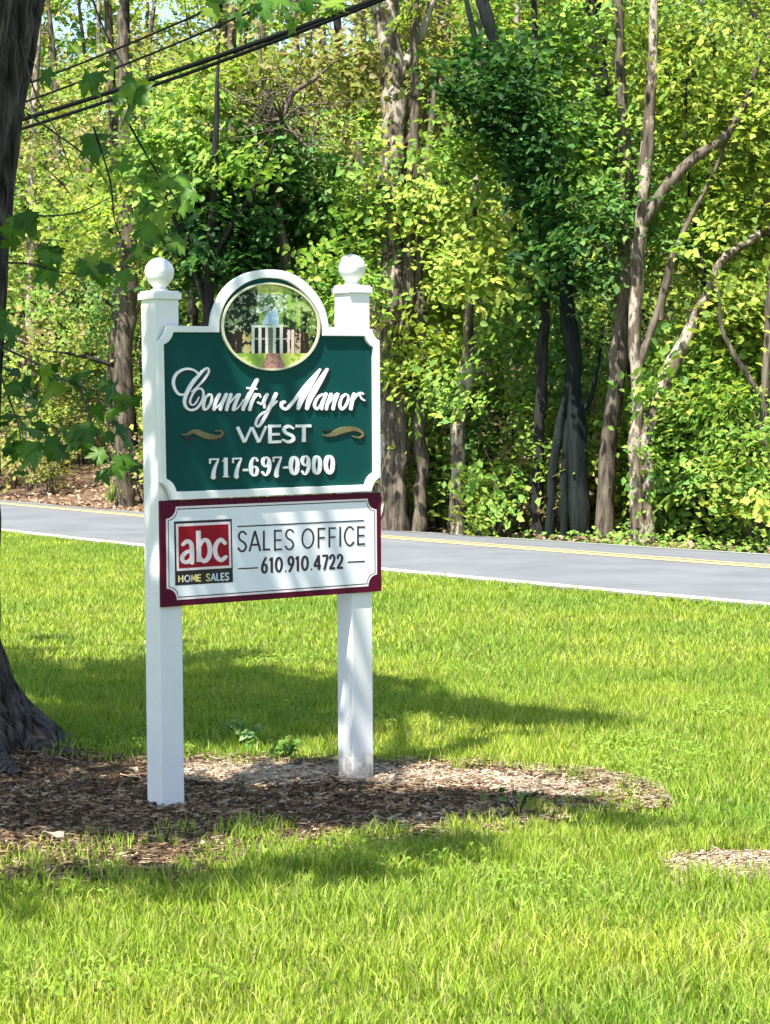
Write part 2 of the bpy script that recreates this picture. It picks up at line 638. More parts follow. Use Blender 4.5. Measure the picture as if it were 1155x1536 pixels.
def unify(y):
    # inner opening (green) --------------------------------------------------
    tl1, tl2 = board(243.2, 517, y), board(257.5, 498.5, y)
    tr1, tr2 = board(545, 504.5, y), board(557.5, 521, y)
    br1, br2 = board(558.5, 709, y), board(546, 727, y)
    bl1, bl2 = board(262.5, 737.5, y), board(247, 718, y)
    ctl = (tl1[0], tl2[1]); ctr = (tr2[0], tr1[1]); cbr = (br1[0], br2[1]); cbl = (bl2[0], bl1[1])
    arch_in = catmull(bl([(100, 600), (108, 470), (165, 315), (280, 190), (420, 120), (565, 105), (720, 132), (860, 228), (978, 372), (1040, 540), (1046, 632)], ARC, y), 5)
    inner = arc_corner(tl1, tl2, ctl) + [tuple(p) for p in arch_in] + arc_corner(tr1, tr2, ctr) + arc_corner(br1, br2, cbr) + arc_corner(bl1, bl2, cbl)
    # outer -------------------------------------------------------------------
    otl1, otl2 = board(233.5, 513, y), board(249, 488.5, y)
    otr1, otr2 = board(555.5, 494, y), board(567, 511, y)
    obr1, obr2 = board(568.5, 716, y), board(555, 737, y)
    obl1, obl2 = board(256, 750, y), board(239, 724, y)
    arch_out = catmull(bl([(26, 545), (52, 400), (130, 232), (250, 112), (400, 46), (555, 28), (715, 46), (860, 120), (980, 240), (1062, 385), (1100, 550)], ARC, y), 5)
    otl = (otl1[0], otl2[1]); otr = (otr2[0], otr1[1]); obr = (obr1[0], obr2[1]); obl = (obl2[0], obl1[1])
    outer = arc_corner(otl1, otl2, otl, 5) + [tuple(p) for p in arch_out] + arc_corner(otr1, otr2, otr, 5) + arc_corner(obr1, obr2, obr, 5) + arc_corner(obl1, obl2, obl, 5)
    return outer, inner


outer, inner = unify(YB)
cx = sum(p[0] for p in outer) / len(outer); cz = sum(p[1] for p in outer) / len(outer)
shr = [(cx + (p[0] - cx) * 0.988, cz + (p[1] - cz) * 0.988) for p in outer]
g = MB(); g.slab([shr], YB, -0.0015)
main_board = link('main_board', g.mesh('main_board', M['green_paint']), root)
f = MB(); f.slab([outer, inner], YB - 0.014, YB + 0.010)
link('frame', f.mesh('frame', M['white_paint'], bevel=0.0025), main_board)

# --- picture: painted oval with its rim -------------------------------------
rng = random.Random(5)
OC = ARC(580, 548)
oc = board(*OC, YB)
ru = (board(OC[0] + 74, OC[1], YB)[0] - board(OC[0] - 74, OC[1], YB)[0]) / 2
rz = (board(OC[0], OC[1] - 66, YB)[1] - board(OC[0], OC[1] + 66, YB)[1]) / 2


def oval(k, n=56):
    return [(oc[0] + ru * k * math.cos(2 * math.pi * i / n), oc[1] + rz * k * math.sin(2 * math.pi * i / n)) for i in range(n)]


rim = MB(); rim.slab([oval(1.0), oval(0.955)], YB - 0.013, YB - 0.001)
link('rim', rim.mesh('rim', M['cream'], bevel=0.001), main_board)


def paint_pixel(x, y):
    """colour of the painted house-and-trees scene; x, y in crop pixels (0-1155, 0-973)"""
    def nz(s, o=0.0):
        a, b = x * .8 - y * .6, x * .6 + y * .8
        v = float(vnoise(np.array([a / s + o, b / s + 3.7 * o, o]), 1.0)) + .55 * float(vnoise(np.array([b / s * 2.1 + o, a / s * 2.1, o + 2]), 1.0)) + .3 * float(vnoise(np.array([x / s * 4.3, y / s * 4.3 + o, o + 4]), 1.0))
        return .5 + (v / 1.85 - .5) * 1.5
    x += 7 * (nz(30, 9.0) - .5); y += 6 * (nz(30, 13.0) - .5)
    h = nz(46); h2 = nz(22, 5.0)
    # canopy backdrop
    top = (0.50, 0.56, 0.14) if y < 330 else (0.17, 0.30, 0.06)
    c = tuple(a * (0.55 + 0.9 * h2) for a in top)
    left = x < 470 - 0.25 * max(0, 330 - y) * 0.6
    right = x > 690
    if left:
        c = (0.012, 0.022, 0.012)
        if h > 0.62: c = (0.12, 0.18, 0.08)
        if h2 > 0.75: c = (0.30, 0.36, 0.22)
    if right:
        c = (0.10, 0.19, 0.035)
        if h > 0.58: c = (0.30, 0.44, 0.09)
        if h < 0.36: c = (0.02, 0.035, 0.014)
        if x > 850 and y > 380: c = tuple(a * 0.45 for a in c)
        if h2 > 0.72: c = (0.42, 0.50, 0.22)
    if 250 < y < 420 and 450 < x < 720:
        c = (0.30, 0.42, 0.20) if h > 0.5 else (0.10, 0.17, 0.06)
        if h2 > 0.6: c = (0.62, 0.68, 0.60)
    # trunks
    for (tx, w, y0) in ((290, 26, 590), (345, 16, 560), (850, 30, 590), (905, 20, 600), (240, 18, 610)):
        if abs(x - tx - (y - 700) * 0.08 * (1 if tx > 580 else -1)) < w and y > y0: c = (0.03, 0.02, 0.014)
    if y > 600 and (y < 790) and (320 < x < 400 or 790 < x < 850):
        if h2 > 0.45: c = (0.50, 0.42, 0.16) if x < 500 else (0.55, 0.36, 0.28)
    # roof, house
    if 400 < y < 525:
        lim0 = 500 + max(0, (500 - y)) * 0.55; lim1 = 655 - max(0, (480 - y)) * 0.25
        if lim0 < x < lim1: c = (0.40, 0.56, 0.66) if h2 > 0.42 else (0.62, 0.72, 0.78)
    if 530 < y < 556 and 398 < x < 690: c = (0.62, 0.66, 0.58)
    if 556 <= y < 790 and 400 < x < 800:
        c = (0.025, 0.022, 0.022)
        if 650 < y < 668: c = (0.36, 0.30, 0.26)
        if 560 < x < 600: c = (0.13, 0.16, 0.11)
        for k in (415, 477, 541, 610, 672):
            if abs(x - k) < 13: c = (0.66, 0.68, 0.56)
        if x > 725:
            for k in (740, 778):
                if abs(x - k) < 13 and y > 575: c = (0.66, 0.52, 0.42)
    # lawn and path
    if y >= 790:
        c = (0.22, 0.36, 0.06) if h > 0.42 else (0.44, 0.50, 0.12)
        if x > 660 and h2 > 0.4: c = (0.52, 0.56, 0.12)
        w = 55 + (y - 790) * 0.42
        if abs(x - 600) < w:
            c = (0.44, 0.24, 0.20) if h2 > 0.42 else (0.30, 0.14, 0.11)
    return c


nx, ny = 130, 116
Vp, Fp, Cp = [], [], []
for i in range(nx):
    for j in range(ny):
        x = 130 + 905 * (i + 0.5) / nx; y = 145 + 805 * (j + 0.5) / ny
        q = ((x - 580) / 450) ** 2 + ((y - 548) / 401) ** 2
        if q > 0.985: continue
        c = paint_pixel(x, y)
        o = len(Vp)
        for (a, b_) in ((i, j), (i + 1, j), (i + 1, j + 1), (i, j + 1)):
            u, z = board(*ARC(130 + 905 * a / nx, 145 + 805 * b_ / ny), YB)
            Vp.append((u, YB - 0.006, z)); Cp.append(c)
        Fp.append((o, o + 3, o + 2, o + 1))
pm, pnt, pb, pout = new_mat('painted_scene')
pa = N(pnt, 'ShaderNodeAttribute', attribute_name='Col')
pnt.links.new(pa.outputs['Color'], pb.inputs['Base Color'])
pb.inputs['Roughness'].default_value = 0.6
pb.inputs['Specular IOR Level'].default_value = 0.12
link('picture', mesh_np('picture', Vp, Fp, pm, Cp), main_board)
bk = MB(); bk.slab([oval(0.97)], YB - 0.005, YB - 0.0005)
link('picture_backing', bk.mesh('picture_backing', M['black']), main_board)


# --- lettering ---------------------------------------------------------------
def glyph(strokes, crop, s, y_face, thick, mat, parent, name='letter', per=6):
    """strokes: list of (points, widths); widths in crop pixels (number or list); outline in pixel space, mapped on the board"""
    mb = MB()
    for si, st in enumerate(strokes):
        pts, w = st[0], st[1]
        sharp = len(st) > 2 and st[2] == 'L'
        if isinstance(w, (int, float)): w = [w] * len(pts)
        Q = np.array([(p[0], p[1], ww) for p, ww in zip(pts, w)], dtype=float)
        groups = [Q] if not sharp else [Q[i:i + 2] for i in range(len(Q) - 1)]
        for gi, q in enumerate(groups):
            c = catmull(q, per) if (len(q) > 2) else resample(q, 3)
            T = np.gradient(c[:, :2], axis=0)
            T /= np.linalg.norm(T, axis=1)[:, None] + 1e-9
            Nn = np.stack([-T[:, 1], T[:, 0]], 1)
            hw = c[:, 2:3] / 2
            Lp = c[:, :2] + Nn * hw; Rp = c[:, :2] - Nn * hw
            poly_l = [tuple(p) for p in Lp]; poly_r = [tuple(p) for p in Rp]
            butt = len(st) > 3 and st[3] == 'B'
            if not butt:
                def cap(end, T0, w0):
                    out = []
                    for a in (60, 30, 0, -30, -60):
                        ca, sa = math.cos(R(a)), math.sin(R(a))
                        out.append((end[0] + w0 * (T0[0] * ca - T0[1] * sa), end[1] + w0 * (T0[1] * ca + T0[0] * sa)))
                    return out
                pre = cap(c[0, :2], -T[0], hw[0, 0]); post = cap(c[-1, :2], T[-1], hw[-1, 0])
            else:
                pre, post = [], []
            stag = y_face - thick - 0.0004 * (si + gi * 0.5)
            n = len(c)
            ring = poly_l + post + poly_r[::-1] + pre
            P2 = [board(*crop(*p), y_face) for p in ring]
            k = len(P2)
            yy = []
            for i in range(k):
                if i < n: a = i / n
                elif i < n + len(post): a = 1
                elif i < 2 * n + len(post): a = 1 - (i - n - len(post)) / n
                else: a = 0
                yy.append(stag - 0.0009 * a)
            vs = [(p[0], yv, p[1]) for p, yv in zip(P2, yy)] + [(p[0], y_face + 0.0005, p[1]) for p in P2]
            fs = []
            for i in range(n - 1):
                fs.append((i, i + 1, k - len(pre) - 2 - i, k - len(pre) - 1 - i))
            if post: fs.append(tuple(range(n - 1, n + len(post) + 1)))
            if pre: fs.append(tuple(range(k - len(pre) - 1, k)) + (0,))
            for i in range(k):
                j = (i + 1) % k
                fs.append((i, i + k, j + k, j))
            mb.add(vs, fs)
    me = mb.mesh(name, mat)
    return link(name, me, parent)


CA = from_crop(250, 540, 7.219)
CB = from_crop(400, 540, 7.219)
CC = from_crop(250, 620, 3.726)
TK = 0.006
LP = M['letter_paint']


def outline(strokes, crop, s, ex=1.3, off=(2.6, 1.6), name='letter_drop_shade'):  # drop shade painted in black: widened glyph copy shifted right and down
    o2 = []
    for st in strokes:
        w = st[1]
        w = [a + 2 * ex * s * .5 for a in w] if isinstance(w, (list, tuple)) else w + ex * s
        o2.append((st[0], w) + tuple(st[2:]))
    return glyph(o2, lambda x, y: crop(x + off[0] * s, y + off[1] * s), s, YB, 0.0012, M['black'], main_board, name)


def raised(strokes, crop, s):
    if s > 5: strokes = [(st[0], [a * .9 for a in st[1]]) + tuple(st[2:]) for st in strokes]
    outline(strokes, crop, s)  # drop shade painted as a shifted black copy
    return glyph(strokes, crop, s, YB, TK, LP, main_board)


def ell(cx, cy, rx, ry, n=12, tilt=0.0, a0=0):
    pts = []
    for i in range(n + 1):
        a = a0 + 2 * math.pi * i / n
        x, y = rx * math.cos(a), ry * math.sin(a)
        pts.append((cx + x + tilt * y, cy + y))
    return pts


# Country
raised([([(190, 372), (130, 372), (86, 320), (66, 240), (92, 160), (160, 108), (230, 96), (290, 112), (338, 150)], [24, 30, 32, 34, 34, 30, 28, 24, 20]),
        ([(262, 345), (330, 285), (400, 210), (448, 130), (436, 88), (396, 108), (330, 178), (258, 270), (206, 370), (186, 450), (206, 515), (256, 542), (322, 520), (372, 450), (392, 380), (380, 325), (342, 308), (295, 338), (256, 410), (246, 462), (268, 488), (306, 468), (345, 400)],
         [12, 18, 24, 24, 22, 28, 38, 44, 42, 36, 30, 28, 27, 26, 25, 24, 23, 21, 20, 20, 18, 16, 9])], CA, 7.219)
raised([([(462, 372), (420, 400), (394, 470), (398, 532), (438, 520), (478, 450), (478, 385), (455, 372)], [24, 30, 36, 34, 26, 28, 26, 18])], CA, 7.219)
raised([([(566, 372), (520, 470), (505, 535)], [38, 40, 36]), ([(505, 535), (560, 490), (640, 380)], [22, 16, 16]), ([(640, 372), (592, 470), (572, 535)], [38, 40, 36])], CA, 7.219)
raised([([(690, 374), (660, 460), (642, 540)], [38, 40, 34]), ([(652, 500), (705, 430), (765, 372)], [14, 18, 26]), ([(780, 375), (740, 460), (716, 538)], [36, 40, 36])], CA, 7.219)
raised([([(974, 215), (900, 360), (830, 500), (820, 538)], [40, 46, 44, 34]), ([(872, 305), (920, 308), (966, 312)], [26, 28, 22]), ([(722, 540), (760, 520), (830, 430)], [22, 14, 12])], CA, 7.219)
raised([([(955, 374), (915, 460), (892, 540)], [38, 40, 34]), ([(915, 470), (960, 395), (992, 372), (1006, 400)], [14, 20, 28, 26]), ([(985, 462), (1020, 476), (1050, 440)], [26, 24, 14])], CA, 7.219)
raised([([(1084, 372), (1046, 450), (1052, 515)], [34, 42, 28]), ([(1180, 366), (1120, 490), (1060, 610), (1002, 705), (966, 714), (962, 670), (1004, 600), (1090, 540), (1186, 448)], [38, 44, 40, 34, 28, 24, 22, 20, 16])], CA, 7.219)
# Manor
raised([([(186, 455), (158, 470), (160, 515), (204, 530), (252, 490), (330, 390), (440, 250), (575, 102)], [38, 34, 34, 34, 34, 34, 30, 20]),
        ([(568, 112), (500, 205), (420, 335), (362, 440), (334, 528)], [26, 58, 74, 66, 34]),
        ([(652, 100), (590, 195), (520, 310), (455, 430), (428, 528)], [26, 56, 70, 64, 36])], CB, 7.219)
raised([([(600, 372), (548, 405), (512, 480), (530, 530), (572, 500), (625, 405)], [26, 32, 38, 30, 22, 18]), ([(638, 368), (600, 460), (586, 530)], [36, 40, 34])], CB, 7.219)
raised([([(694, 372), (655, 460), (638, 532)], [36, 40, 34]), ([(650, 490), (700, 430), (750, 372)], [14, 18, 26]), ([(764, 370), (726, 460), (712, 532)], [36, 40, 34])], CB, 7.219)
raised([([(850, 372), (806, 410), (786, 480), (800, 530), (842, 510), (876, 440), (872, 385), (846, 370)], [26, 30, 36, 34, 26, 28, 26, 18])], CB, 7.219)
raised([([(944, 370), (918, 450), (904, 530)], [38, 44, 38]), ([(925, 450), (970, 385), (1010, 360), (1034, 366)], [16, 24, 30, 26]), ([(1000, 385), (1022, 420), (1050, 438)], [18, 24, 18])], CB, 7.219)
# WEST
raised([([(392, 76), (432, 162)], [17, 17], 'L', 'B'), ([(434, 160), (470, 78)], [11, 11], 'L', 'B'), ([(472, 78), (512, 162)], [17, 17], 'L', 'B'), ([(513, 160), (552, 72)], [11, 11], 'L', 'B')], CC, 3.726)
raised([([(574, 64), (574, 168)], [18, 18], 'L', 'B'), ([(574, 72), (634, 70)], [15, 15], 'L', 'B'), ([(574, 118), (628, 116)], [14, 14], 'L', 'B'), ([(574, 161), (636, 158)], [15, 15], 'L', 'B')], CC, 3.726)
raised([([(704, 84), (678, 72), (652, 88), (664, 110), (698, 126), (704, 148), (676, 160), (646, 148)], [12, 16, 18, 18, 19, 18, 16, 12])], CC, 3.726)
raised([([(720, 71), (804, 70)], [16, 16], 'L', 'B'), ([(763, 70), (764, 160)], [18, 18], 'L', 'B')], CC, 3.726)


# phone number in a condensed slab face; unit boxes x 0-1, y 0 (top) -1 (base)
def slab_digit(ch):
    if ch == '0': return [(ell(.5, .5, .33, .41, 14), 'nib')]
    if ch == '1': return [([(.52, .02), (.52, .98)], .34, 'L'), ([(.22, .95), (.84, .95)], .10, 'L'), ([(.2, .20), (.5, .07)], .10, 'L')]
    if ch == '7': return [([(.06, .08), (.96, .08)], .15, 'L'), ([(.10, .05), (.10, .30)], .12, 'L'), ([(.90, .12), (.62, .45), (.46, .72), (.42, .98)], [.14, .24, .34, .36]), ([(.2, .96), (.66, .96)], .08, 'L')]
    if ch == '6': return [([(.82, .20), (.68, .09), (.48, .08), (.26, .26), (.19, .52), (.24, .80), (.42, .94)], [.26, .16, .14, .28, .36, .32, .16]), (ell(.52, .71, .30, .22, 12), 'nib2')]
    if ch == '9': return [([(.18, .80), (.32, .91), (.52, .92), (.74, .74), (.81, .48), (.76, .20), (.58, .06)], [.26, .16, .14, .28, .36, .32, .16]), (ell(.48, .29, .30, .22, 12), 'nib2')]
    return [([(.1, .5), (.95, .5)], .5, 'L')]


def place_digit(ch, x0, x1, crop, s, top, base, y_face, thick, mat, parent, k=1.0, flat=None, name='letter'):
    w = x1 - x0
    out = []
    for st in (slab_digit(ch) if flat is None else flat):
        pts = [(x0 + p[0] * w, top(x0 + p[0] * w) + p[1] * (base(x0 + p[0] * w) - top(x0 + p[0] * w))) for p in st[0]]
        ww = st[1]
        if ww in ('nib', 'nib2'):
            P = np.array(st[0]); T = np.abs(np.gradient(P, axis=0)); T /= np.linalg.norm(T, axis=1)[:, None]
            wv, wh = (.33, .13) if ww == 'nib' else (.28, .12)
            ww = [float(w * k * (wv * t[1] + wh * t[0])) for t in T]
        elif isinstance(ww, list): ww = [a * w * k for a in ww]
        else: ww = ww * w * k
        if len(st) > 2: out.append((pts, ww, 'L', 'B'))
        else: out.append((pts, ww))
    outline(out, crop, s)  # drop shade painted as a shifted black copy
    return glyph(out, crop, s, y_face, thick, mat, parent, name)


topl = lambda x: 248 - (x - 232) * 0.0292
basel = lambda x: 362 - (x - 232) * 0.0235
for ch, a, b_ in (('7', 233, 290), ('1', 298, 354), ('7', 362, 418), ('6', 457, 513), ('9', 524, 582), ('7', 588, 641), ('0', 681, 739), ('9', 745, 801), ('0', 808, 864), ('0', 877, 936)):
    place_digit(ch, a, b_, CC, 3.726, topl, basel, YB, TK, LP, main_board)
for a, b_, y in ((424, 451, 317), (648, 676, 303)):
    glyph([([(a, y), (b_, y - 1)], [13, 13], 'L', 'B')], CC, 3.726, YB, TK, LP, main_board)
# flourishes
for pts, ws in (([(84, 120), (112, 116), (140, 102), (168, 106), (205, 122), (250, 132), (290, 128), (308, 112), (296, 97), (266, 98)], [6, 12, 20, 30, 34, 28, 18, 12, 9, 6]),
                ([(872, 122), (896, 124), (930, 114), (968, 98), (1010, 88), (1052, 88), (1084, 104), (1092, 122), (1070, 136), (1036, 128)], [6, 14, 26, 34, 30, 22, 14, 11, 9, 6])):
    outline([(pts, ws)], CC, 3.726, name='flourish_drop_shade')  # flourish's shadow painted as a shifted black copy
    glyph([(pts, ws)], CC, 3.726, YB, 0.006, M['gold'], main_board, 'flourish')
for pts, ws in (([(92, 132), (118, 148), (150, 138)], [8, 13, 5]), ([(876, 96), (898, 98), (916, 90)], [8, 13, 5])):
    glyph([(pts, ws)], CC, 3.726, YB, 0.005, M['black'], main_board, 'flourish')

# --- lower board -------------------------------------------------------------
YL = -0.016
CD = from_crop(235, 735, 6.6)
CE = from_crop(400, 735, 6.417)
cor = [board(240.3, 751.7, YL), board(571.4, 738.1, YL), board(572.2, 887.3, YL), board(242.6, 910.2, YL)]
u0 = (cor[0][0] + cor[3][0]) / 2; u1 = (cor[1][0] + cor[2][0]) / 2
z1 = (cor[0][1] + cor[1][1]) / 2; z0 = (cor[2][1] + cor[3][1]) / 2
q = MB(); q.box(u0, u1, YL, -0.002, z0, z1)
lower = link('sales_board', q.mesh('sales_board', M['burgundy'], bevel=0.0015), root)


def notched(m, r):
    a0, a1, b0, b1 = u0 + m, u1 - m, z0 + m, z1 - m
    pts = []
    for (x, z, s0) in ((a0, b1, 0), (a1, b1, 1), (a1, b0, 2), (a0, b0, 3)):
        sx = 1 if x == a0 else -1; sz = 1 if z == b0 else -1
        arcp = []
        for i in range(8):
            a = R(90 * i / 7)
            arcp.append((x + sx * r * math.cos(a), z + sz * r * math.sin(a)))
        if s0 in (0, 2): arcp = arcp[::-1]
        pts += arcp
    return pts


p1 = MB(); p1.slab([notched(0.026, 0.050), notched(0.035, 0.046)], YL - 0.0015, YL + 0.0005)
link('border_band', p1.mesh('border_band', M['pink_white']), lower)
p1 = MB(); p1.slab([notched(0.035, 0.046), notched(0.0395, 0.044)], YL - 0.0013, YL + 0.0005)
link('border_line', p1.mesh('border_line', M['black']), lower)
p1 = MB(); p1.slab([notched(0.0395, 0.044)], YL - 0.0015, YL + 0.0005)
link('face', p1.mesh('face', M['panel_white']), lower)
YF = YL - 0.0015


def quad(pts, crop, dy, mat, name):
    mb = MB(); mb.slab([[board(*crop(*p), YF) for p in pts][::-1]], YF - dy, YF + 0.0002)
    return link(name, mb.mesh(name, mat), lower)


quad([(170, 312), (742, 286), (755, 912), (184, 946)], CD, 0.0008, M['black'], 'logo_block')
quad([(188, 336), (728, 312), (738, 770), (198, 802)], CD, 0.0016, M['pink_white'], 'logo_frame')
quad([(212, 362), (706, 338), (716, 746), (218, 776)], CD, 0.0024, M['red'], 'logo_field')
YA = YF - 0.0024


def flat_(strokes, crop, s, mat, y=None, name='letter'):
    return glyph(strokes, crop, s, YF if y is None else y, 0.0006, mat, lower, name)


flat_([([(258, 540), (300, 508), (338, 530), (348, 600), (348, 716)], [34, 42, 44, 44, 46]), ([(345, 598), (292, 618), (254, 660), (262, 706), (308, 712), (345, 670)], [34, 38, 42, 40, 38, 30])], CD, 6.6, M['pink_white'], YA)
flat_([([(412, 402), (418, 712)], [46, 46], 'L', 'B'), ([(424, 560), (462, 498), (508, 512), (526, 590), (512, 668), (466, 706), (424, 664)], [28, 38, 44, 46, 44, 38, 28])], CD, 6.6, M['pink_white'], YA)
flat_([([(676, 526), (636, 492), (594, 528), (576, 592), (592, 660), (636, 694), (682, 664)], [38, 40, 44, 46, 44, 40, 38])], CD, 6.6, M['pink_white'], YA)

# simple sans capitals in unit boxes
def cap_strokes(ch):
    L = 'L'
    return {
        'H': [([(.1, 0), (.1, 1)], L), ([(.9, 0), (.9, 1)], L), ([(.1, .5), (.9, .5)], L)],
        'O': [(ell(.5, .5, .45, .46, 14), None)],
        'M': [([(.06, 1), (.1, 0)], L), ([(.1, 0), (.5, .8)], L), ([(.5, .8), (.9, 0)], L), ([(.9, 0), (.94, 1)], L)],
        'E': [([(.14, 0), (.14, 1)], L), ([(.14, .06), (.95, .06)], L), ([(.14, .5), (.88, .5)], L), ([(.14, .94), (.95, .94)], L)],
        'S': [([(.90, .16), (.66, .04), (.34, .05), (.14, .22), (.28, .42), (.70, .56), (.90, .76), (.68, .95), (.34, .96), (.08, .82)], None)],
        'A': [([(.02, 1), (.5, .0)], L), ([(.5, .0), (.98, 1)], L), ([(.2, .68), (.8, .68)], L)],
        'L': [([(.14, 0), (.14, 1)], L), ([(.14, .94), (.95, .94)], L)],
        'F': [([(.14, 0), (.14, 1)], L), ([(.14, .05), (.95, .05)], L), ([(.14, .5), (.88, .5)], L)],
        'I': [([(.5, 0), (.5, 1)], L)],
        'C': [([(.94, .18), (.70, .04), (.42, .05), (.16, .24), (.06, .5), (.16, .76), (.42, .95), (.70, .96), (.96, .82)], None)],
        '0': [(ell(.5, .5, .40, .44, 14), None)],
        '1': [([(.62, 0), (.62, 1)], L), ([(.2, .22), (.62, .05)], L)],
        '2': [([(.12, .26), (.24, .10), (.52, .05), (.80, .20), (.72, .46), (.40, .72), (.10, .93)], None), ([(.08, .94), (.92, .94)], L)],
        '4': [([(.70, 0), (.70, 1)], L), ([(.66, .04), (.06, .70)], L), ([(.04, .72), (.96, .72)], L)],
        '6': [([(.72, .03), (.40, .26), (.16, .56), (.16, .80)], None), (ell(.5, .70, .36, .26, 12), None)],
        '7': [([(.06, .06), (.92, .06)], L), ([(.88, .08), (.36, 1)], L)],
        '9': [([(.28, .97), (.60, .74), (.84, .44), (.84, .20)], None), (ell(.5, .30, .36, .26, 12), None)],
    }[ch]


def cap_letter(ch, x0, x1, crop, s, top, base, wpx, mat, y=None):
    w = x1 - x0
    out = []
    for pts, m in cap_strokes(ch):
        P = [(x0 + p[0] * w, top(x0 + p[0] * w) + p[1] * (base(x0 + p[0] * w) - top(x0 + p[0] * w))) for p in pts]
        out.append((P, wpx, 'L', 'B') if m else (P, wpx))
    return flat_(out, crop, s, mat, y)


tp = lambda x: 848 - (x - 215) * 0.062
bs = lambda x: 912 - (x - 215) * 0.036
for ch, a, b_, mt in (('H', 214, 262, 'yellow_print'), ('O', 276, 330, 'blue_print'), ('M', 342, 392, 'yellow_print'), ('E', 400, 438, 'yellow_print'),
                      ('S', 488, 528, 'yellow_print'), ('A', 538, 582, 'blue_print'), ('L', 592, 624, 'blue_print'), ('E', 634, 668, 'blue_print'), ('S', 676, 714, 'blue_print')):
    cap_letter(ch, a, b_, CD, 6.6, tp, bs, 12, M[mt], YF - 0.0008)
PL = M['plum']
tp = lambda x: 408 - (x - 805) * 0.02
bs = lambda x: 614 - (x - 805) * 0.045
for ch, a, b_ in (('S', 800, 894), ('A', 916, 1028), ('L', 1050, 1126)):
    cap_letter(ch, a, b_, CD, 6.6, tp, bs, 19, PL)
tp = lambda x: 382 - (x - 75) * 0.044
bs = lambda x: 586 - (x - 75) * 0.066
for ch, a, b_ in (('E', 66, 150), ('S', 172, 266), ('O', 336, 456), ('F', 486, 568), ('F', 592, 668), ('I', 690, 724), ('C', 744, 840), ('E', 866, 948)):
    cap_letter(ch, a, b_, CE, 6.417, tp, bs, 16, PL)
tp = lambda x: 648 - (x - 30) * 0.046
bs = lambda x: 798 - (x - 30) * 0.060
for ch, a, b_ in (('6', -28, 12), ('1', 20, 66), ('0', 82, 152), ('9', 202, 264), ('1', 272, 316), ('0', 334, 402), ('4', 454, 522), ('7', 530, 594), ('2', 604, 662), ('2', 676, 738)):
    if ch == '6': a, b_ = -52, 8
    cap_letter(ch, a, b_, CE, 6.417, tp, bs, 22, PL)
for x, y in ((182, 782), (430, 764)):
    flat_([([(x - 6, y), (x + 6, y)], [20, 20], 'L', 'B')], CE, 6.417, PL)
flat_([([(805, 362), (1155, 345), (1105 + 930 * 6.6 / 6.417 - 16, 301)], [13, 13, 11])], CD, 6.6, PL, name='rule')
flat_([([(806, 780), (1000, 770)], [13, 13], 'L', 'B')], CD, 6.6, PL, name='rule')
flat_([([(780, 695), (942, 686)], [13, 13], 'L', 'B')], CE, 6.417, PL, name='rule')

# ------------------------------------------------------------------ leaves
G = np.random.default_rng(11)


def leaf_quads(C, size, col, up=0.75, rng=None, aspect=0.72, droop=0.25, fine=True, nrm=None):
    """rhombic folded leaves at C; returns V, F, cols"""
    rng = rng or G
    n = len(C)
    nr = rng.normal(size=(n, 3)); nr /= np.linalg.norm(nr, axis=1)[:, None]
    nr = nr * (1 - up) + np.array([0.0, -0.30, 0.9]) * up if nrm is None else nr * 0.42 + nrm
    nr /= np.linalg.norm(nr, axis=1)[:, None]
    d = rng.normal(size=(n, 3)); d[:, 2] -= droop
    d -= nr * (d * nr).sum(1)[:, None]
    d /= np.linalg.norm(d, axis=1)[:, None] + 1e-9
    sd = np.cross(nr, d)
    L = size[:, None]
    w = L * aspect * 0.5
    b = C - d * L * 0.5
    t = C + d * L * 0.5 - nr * L * 0.12
    if not fine:
        l1 = C - d * L * .04 + sd * w * .95 + nr * w * .35; r1 = C - d * L * .04 - sd * w * .95 + nr * w * .35
        V = np.stack([b, r1, t, l1], 1).reshape(-1, 3)
        k = np.arange(n)[:, None] * 4
        F_ = np.concatenate([k + np.array([[0, 1, 2]]), k + np.array([[0, 2, 3]])], 1).reshape(-1, 3)
        return V, F_, np.repeat(col, 4, 0)
    lo, hi = d * L * 0.22, d * L * 0.18
    up_ = nr * w * 0.35
    r1 = C - lo - sd * w * .85 + up_; l1 = C - lo + sd * w * .85 + up_
    r2 = C + hi - sd * w * .80 + up_ * .7; l2 = C + hi + sd * w * .80 + up_ * .7
    V = np.stack([b, r1, r2, t, l2, l1], 1).reshape(-1, 3)
    k = np.arange(n)[:, None] * 6
    F_ = np.concatenate([k + np.array([q]) for q in ((0, 1, 2), (0, 2, 3), (0, 3, 4), (0, 4, 5))], 1).reshape(-1, 3)
    return V, F_, np.repeat(col, 6, 0)


PAL = {   # leaf colours (reflectance), several per kind of tree
    'yellow': [(0.316, 0.395, 0.063), (0.255, 0.345, 0.058), (0.377, 0.420, 0.088), (0.194, 0.295, 0.056)],
    'lime': [(0.184, 0.320, 0.058), (0.235, 0.360, 0.063), (0.128, 0.250, 0.054), (0.286, 0.390, 0.083)],
    'mid': [(0.097, 0.210, 0.056), (0.133, 0.260, 0.062), (0.071, 0.165, 0.054), (0.173, 0.290, 0.073)],
    'dark': [(0.026, 0.080, 0.018), (0.038, 0.105, 0.022), (0.018, 0.060, 0.016), (0.08, 0.17, 0.04)],
    'olive': [(0.24, 0.26, 0.06), (0.30, 0.30, 0.085), (0.19, 0.22, 0.05), (0.31, 0.25, 0.13)],
    'tan': [(0.32, 0.24, 0.15), (0.27, 0.23, 0.12), (0.22, 0.23, 0.075), (0.38, 0.29, 0.20)],
    'silver': [(0.18, 0.30, 0.10), (0.12, 0.24, 0.07), (0.26, 0.38, 0.17), (0.09, 0.19, 0.05)],
    'maple': [(0.065, 0.16, 0.020), (0.095, 0.20, 0.024), (0.05, 0.13, 0.018), (0.18, 0.28, 0.03)],
}


